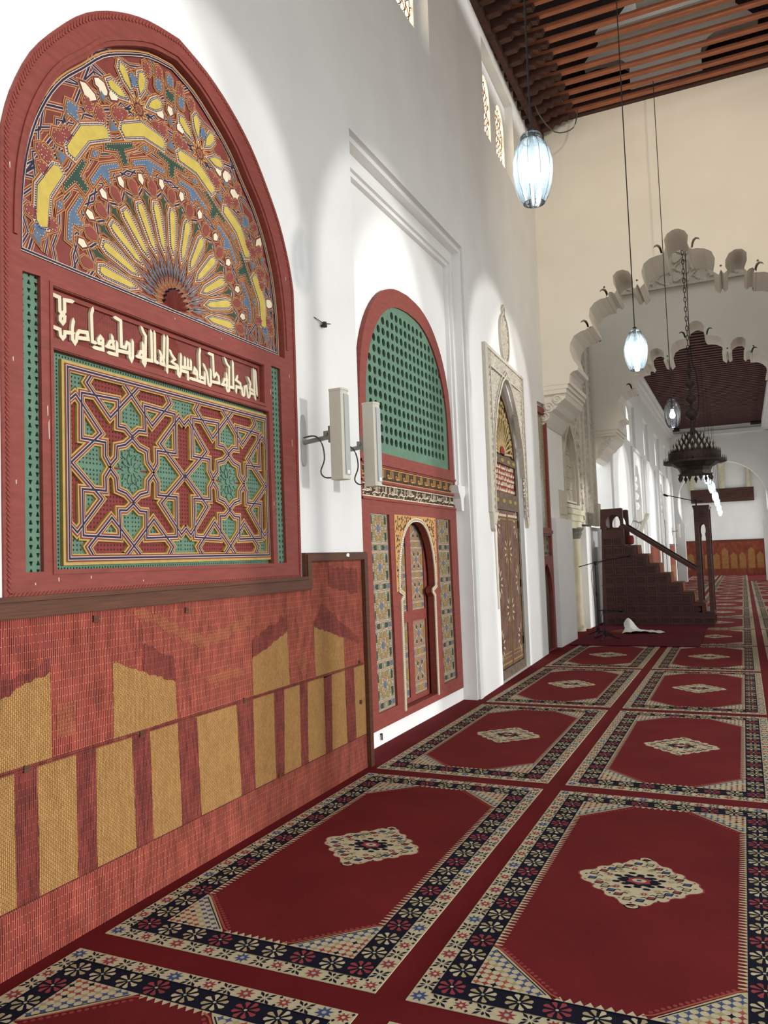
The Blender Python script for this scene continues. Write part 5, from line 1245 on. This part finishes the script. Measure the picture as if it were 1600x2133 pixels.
# ================================================================ wooden pulpit
MY0, MY1 = 16.45, 17.35
t = thing('wooden_pulpit', 'dark carved wooden pulpit with stairs, handrail and keyhole gateway', 'pulpit', (-1.65, 16.9, 0))
ste = [(-.575, .262), (-.748, .262), (-.748, .462), (-.945, .462), (-.945, .672), (-1.152, .672), (-1.152, .855), (-1.368, .855), (-1.368, 1.05), (-1.568, 1.05), (-1.568, 1.248), (-1.766, 1.248), (-1.766, 1.448), (-1.978, 1.448), (-1.978, 1.645), (-2.19, 1.645)]
side = [(-2.70, .012), (-.575, .012)]+ste+[(-2.235, 2.0), (-2.635, 2.0)]
def pan(m, u, v, w, h):
    m.ribbon([(u, v), (u+w, v), (u+w, v+h), (u, v+h)], .024, 0, .022, 0, True); m.prism([(u+.032, v+.032), (u+w-.032, v+.032), (u+w-.032, v+h-.032), (u+.032, v+h-.032)], 0, .014, 1)
for Y, nm in ((MY0, 1), (MY1, -1)):
    b = MB(TC(Y) if nm > 0 else (lambda u, v, w: (u, MY1+w, v)))
    b.plate(side, [], -.05, 0)
    for j in range(10):
        z = .05+.197*j; z1 = z+.165
        if j == 0: z1 = z+.13
        for i in range(10):
            u = -2.62+.2065*i
            if inpoly(side, u+.175, z1+.025) and inpoly(side, u, z1+.025) and z1 < 1.98: pan(b, u+.01, z+.02 if j else z+.01, .17, z1-z-.02)
    b.ribbon([(p[0]-.02, p[1]-.02) for p in ste], .03, 0, .018, 0)
    for z in (.24, .83): b.ribbon([(-2.68, z), (-.6 if z < .3 else -1.2, z)], .02, 0, .016, 0)
    b.build('side_panel', [MINW, MINW2], t)
    # gateway posts and seat back
    b = MB(b.T); khp = keyhole(-.712, .062, .30, 1.88, 2.02)
    b.plate([(-.855, .27), (-.572, .27), (-.572, 2.36), (-.85, 2.36)], [khp], -.075, .0)
    b.prism([(-.87, 2.34), (-.56, 2.34), (-.56, 2.375), (-.87, 2.375)], -.09, .015, back=True); pan(b, -.775, 2.16, .12, .12); b.ribbon([(-.85, 2.09), (-.575, 2.09)], .03, 0, .014)
    b.build('gateway', [MINW, MINW2], t)
    b = MB(b.T); khs = keyhole(-2.40, .14, 2.015, 2.09, 2.28)
    b.plate([(-2.66, 1.99), (-2.225, 1.99), (-2.225, 2.41), (-2.64, 2.40)], [khs], -.05, 0); b.prism([(-2.26, 1.645), (-2.19, 1.645), (-2.2, 2.40), (-2.26, 2.40)], -.06, .01, back=True)
    b.build('seat_arch', MINW, t)
    b = MB(b.T); b.prism([(-2.22, 2.01), (-.86, 1.06), (-.86, 1.13), (-2.22, 2.085)], -.06, .0, back=True); b.ribbon([(-2.22, 2.09), (-.86, 1.135)], .02, -.07, .012); b.build('handrail', MINW, t)
b = MB(TC(MY0))
for i in range(len(ste)-1):
    a, c = ste[i], ste[i+1]
    if abs(a[1]-c[1]) < 1e-4: b.box(c[0], a[0]+.012, a[1]-.03, a[1], -(MY1-MY0)+.05, -.04)
    else: b.box(a[0]-.03, a[0], a[1]-.03, c[1], -(MY1-MY0)+.05, -.04)
b.box(-2.2, -.6, .015, .3, -(MY1-MY0)+.06, -.05)
b.build('steps', MINW, t)
b = MB(TC(MY0))
for i in range(0, 14, 2):
    a, c = ste[i], ste[i+1]; b.prism([(c[0], a[1]), (a[0]+.02, a[1]), (a[0]+.024, a[1]+.01), (c[0]+.03, a[1]+.014), (c[0]+.02, a[1]+.19), (c[0]+.004, a[1]+.19)], -.8, -.1, back=True)
b.build('stair_carpet', HIDE, t)
b = MB(TC(MY0)); b.box(-2.64, -2.58, 2.0, 2.4, -.85, -.05); b.box(-2.64, -2.2, 1.62, 1.66, -.85, -.05); b.box(-.86, -.57, 2.3, 2.36, -.88, -.02); b.build('back_board', MINW, t)
b = MB(); prof = [(0, 0), (.06, .01), (.075, .05), (.075, .14), (.06, .19), (0, .2)]; b.lathe(prof, -2.115, 16.75, 16); b.build('rolled_cushion', CUSHION, t, smooth=True).location.z = 1.65

# ================================================================ microphones
def mic_stand(name, label, x, y, h, z0, boom=None):
    t = thing(name, label, 'microphone stand', (x, y, z0))
    b = MB(); b.tube([(x, y, z0+.06), (x, y, z0+h)], .011, 8); b.lathe([(0, z0+.05), (.035, z0+.06), (.035, z0+.15), (.02, z0+.17), (.012, z0+.18)], x, y, 10); b.tube([(x, y, z0+h*.55), (x, y, z0+h*.6)], .018, 8); b.build('pole', BLACK, t)
    for k in range(3):
        a = .4+2*PI*k/3; b = MB(); b.tube([(x, y, z0+.1), (x+.12*math.cos(a), y+.12*math.sin(a), z0+.06), (x+.25*math.cos(a), y+.25*math.sin(a), z0+.012)], .011, 6); b.build('leg', BLACK, t)
    if boom:
        b = MB(); b.tube([boom[0], (x, y, z0+h+.02), boom[1]], .009, 6); b.box(x-.02, x+.02, y-.02, y+.02, z0+h-.03, z0+h+.04); bo = b.build('boom', BLACK, t)
        m0 = Vector(boom[1]); d = (m0-Vector((x, y, z0+h+.02))).normalized()
        b = MB(); b.tube([m0-d*.02, m0+d*.09, m0+d*.095, m0+d*.14, m0+d*.155], [.012, .016, .026, .026, .012], 10); b.build('microphone', BLACK, bo)
        b = MB(); b.tube(smooth3([tuple(m0), (x-.03, y-.02, z0+h-.05), (x-.05, y-.03, z0+h*.6), (x-.02, y-.02, z0+h*.3), (x-.03, y-.03, z0+.03)]), .004, 5); b.build('cable', BLACK, t)
    return t
mic_stand('microphone_stand', 'tall black boom microphone stand on the burgundy carpet', -2.45, 14.4, 1.30, .022, ((-2.74, 14.38, 1.27), (-1.98, 14.42, 1.42)))
mic_stand('microphone_stand', 'short black boom microphone stand beside the tall one', -2.24, 13.8, .48, .022, ((-2.33, 13.8, .52), (-2.08, 13.8, .52)))
t = thing('microphone_boom', 'black microphone boom clamped on top of the pulpit gateway', 'microphone stand', (-.8, 16.6, 2.378))
b = MB(); b.tube([(-.8, 16.55, 2.378), (-.8, 16.55, 2.46)], .014, 8); b.tube([(-.66, 16.5, 2.45), (-.85, 16.56, 2.475), (-1.36, 16.75, 2.63)], .010, 6); b.box(-.83, -.77, 16.52, 16.58, 2.43, 2.5); b.build('boom', BLACK, t)
b = MB(); b.tube([(-1.33, 16.74, 2.61), (-1.40, 16.76, 2.64), (-1.42, 16.77, 2.645)], [.018, .024, .012], 8); b.build('microphone', BLACK, t)

# pale fleece thrown on the carpet
t = thing('fleece', 'pale fleece with a brown underside lying crumpled on the burgundy carpet', 'fleece', (-1.9, 14.7, .02))
b = MB()
N1, N2 = 22, 12
for j in range(N2+1):
    for i in range(N1+1):
        u = i/N1; v = j/N2; hw = .30*(1-u)**.7+.06+.05*math.sin(u*9)
        x = -2.10+.72*u+.03*math.sin(v*6); y = 15.12+(v-.5)*2*hw-.12*u
        z = .028+.19*math.exp(-((u-.12)/.16)**2)*math.exp(-((v-.75)/.28)**2)+.055*(1-u)*abs(math.sin(5*v+3*u))+.016*abs(math.sin(14*u+5*v))
        b.v.append((x, y, z))
for j in range(N2):
    for i in range(N1): q = j*(N1+1)+i; b.f.append([q, q+1, q+N1+2, q+N1+1]); b.m.append(0)
b.build('fleece_sheet', FLEECE, t, smooth=True)
b = MB(); b.prism([(-2.34, 14.95), (-2.1, 14.84), (-1.95, 14.9), (-1.98, 15.35), (-2.2, 15.38)], .023, .05); b.build('hide_fold', HIDE, t)

# ================================================================ things at the far end
def farmat(label, X, y0, y1, z1):
    t = thing('reed_wall_mat', label, 'wall mat', (X, (y0+y1)/2, 0), 'reed mats on the far walls')
    b = MB(TL(X)); b.prism([(y0, .0), (y1, .0), (y1, z1), (y0, z1)], 0, .03); b.build('woven_mat', FARREED, t)
    b = MB(TL(X+.03)); b.prism([(y0, z1-.06), (y1, z1-.06), (y1, z1+.03), (y0, z1+.03)], 0, .02); b.build('wooden_frame', WOODT, t)
    b = MB(TL(X+.03)); u = y0+.2
    while u < y1-.4: b.prism([(u, .3), (u+.3, .3), (u+.3, .85), (u, .85)], 0, .006); u += .5
    b.build('straw_bands', FARSTRAW, t)
farmat('red reed mat on the far left wall, between the two bright doorways', -2.79, 26.5, 31.4, 1.66)
farmat('red reed mat on the far left wall beyond the second doorway', -2.79, 33.4, 37.9, 1.70)
t = thing('reed_wall_mat', 'wide orange reed mat along the foot of the end wall', 'wall mat', (-.9, 45.9, 0), 'reed mats on the far walls')
b = MB(TC(45.98)); b.prism([(-2.95, 0), (1.1, 0), (1.1, 1.86), (-2.95, 1.86)], 0, .03); b.build('woven_mat', FARREED, t)
b = MB(TC(45.95)); b.prism([(-2.95, 1.82), (1.1, 1.82), (1.1, 1.9), (-2.95, 1.9)], 0, .03); b.build('wooden_frame', WOODT, t)
b = MB(TC(45.95))
for i in range(9):
    u = -2.8+.43*i; h = 1.05+.25*(i % 3 == 1); b.prism([(u, .35), (u+.32, .35), (u+.32, h), (u+.16, h+.18), (u, h)], 0, .008)
b.build('straw_bands', FARSTRAW, t)
t = thing('carved_beam', 'dark carved wooden board hung high across the end wall', 'wooden board', (-.9, 45.8, 3.95))
b = MB(TC(45.8)); b.box(-2.46, .68, 3.95, 4.68, -.12, 0); b.build('board', BEAMD, t)
b = MB(TC(45.8))
for i in range(7):
    u = -2.2+.43*i
    if i % 2: b.ribbon([(u-.15, 4.1), (u+.15, 4.1), (u+.15, 4.3), (u-.1, 4.3), (u-.1, 4.5), (u+.15, 4.5)], .05, 0, .03)
    else: b.ribbon([(u, 4.1), (u+.17, 4.3), (u, 4.5), (u-.17, 4.3)], .05, 0, .03, 0, True)
b.build('carved_relief', MINW, t)
for x, la in ((-2.4, 'cream column left of the far lamps above the carved board'), (-.85, 'cream column with capital right above the carved board, middle'), (.45, 'cream column above the right end of the carved board')):
    t = thing('wall_column', la, 'column', (x, 45.9, 4.7), 'columns above the carved board')
    b = MB(); b.lathe([(.14, 4.68), (.14, 4.8), (.12, 4.86), (.11, 5.7), (.12, 5.75)], x, 45.85, 12); b.build('shaft', MARBLE, t, smooth=True)
    b = MB(); b.lathe([(.12, 5.75), (.15, 5.8), (.14, 5.85), (.2, 5.98), (.2, 6.05), (.0, 6.06)], x, 45.85, 8); b.build('capital', MARBLE, t)
b = MB(); b.lathe([(0, .0), (.085, .0), (.115, .3), (.12, .31), (.11, .31), (.08, .02), (0, .02)], -2.69, 32.7, 16); b.T = ID
tag(b.build('green_bucket', BINGREEN), 'small green bucket on the floor by the far left wall', 'bucket')
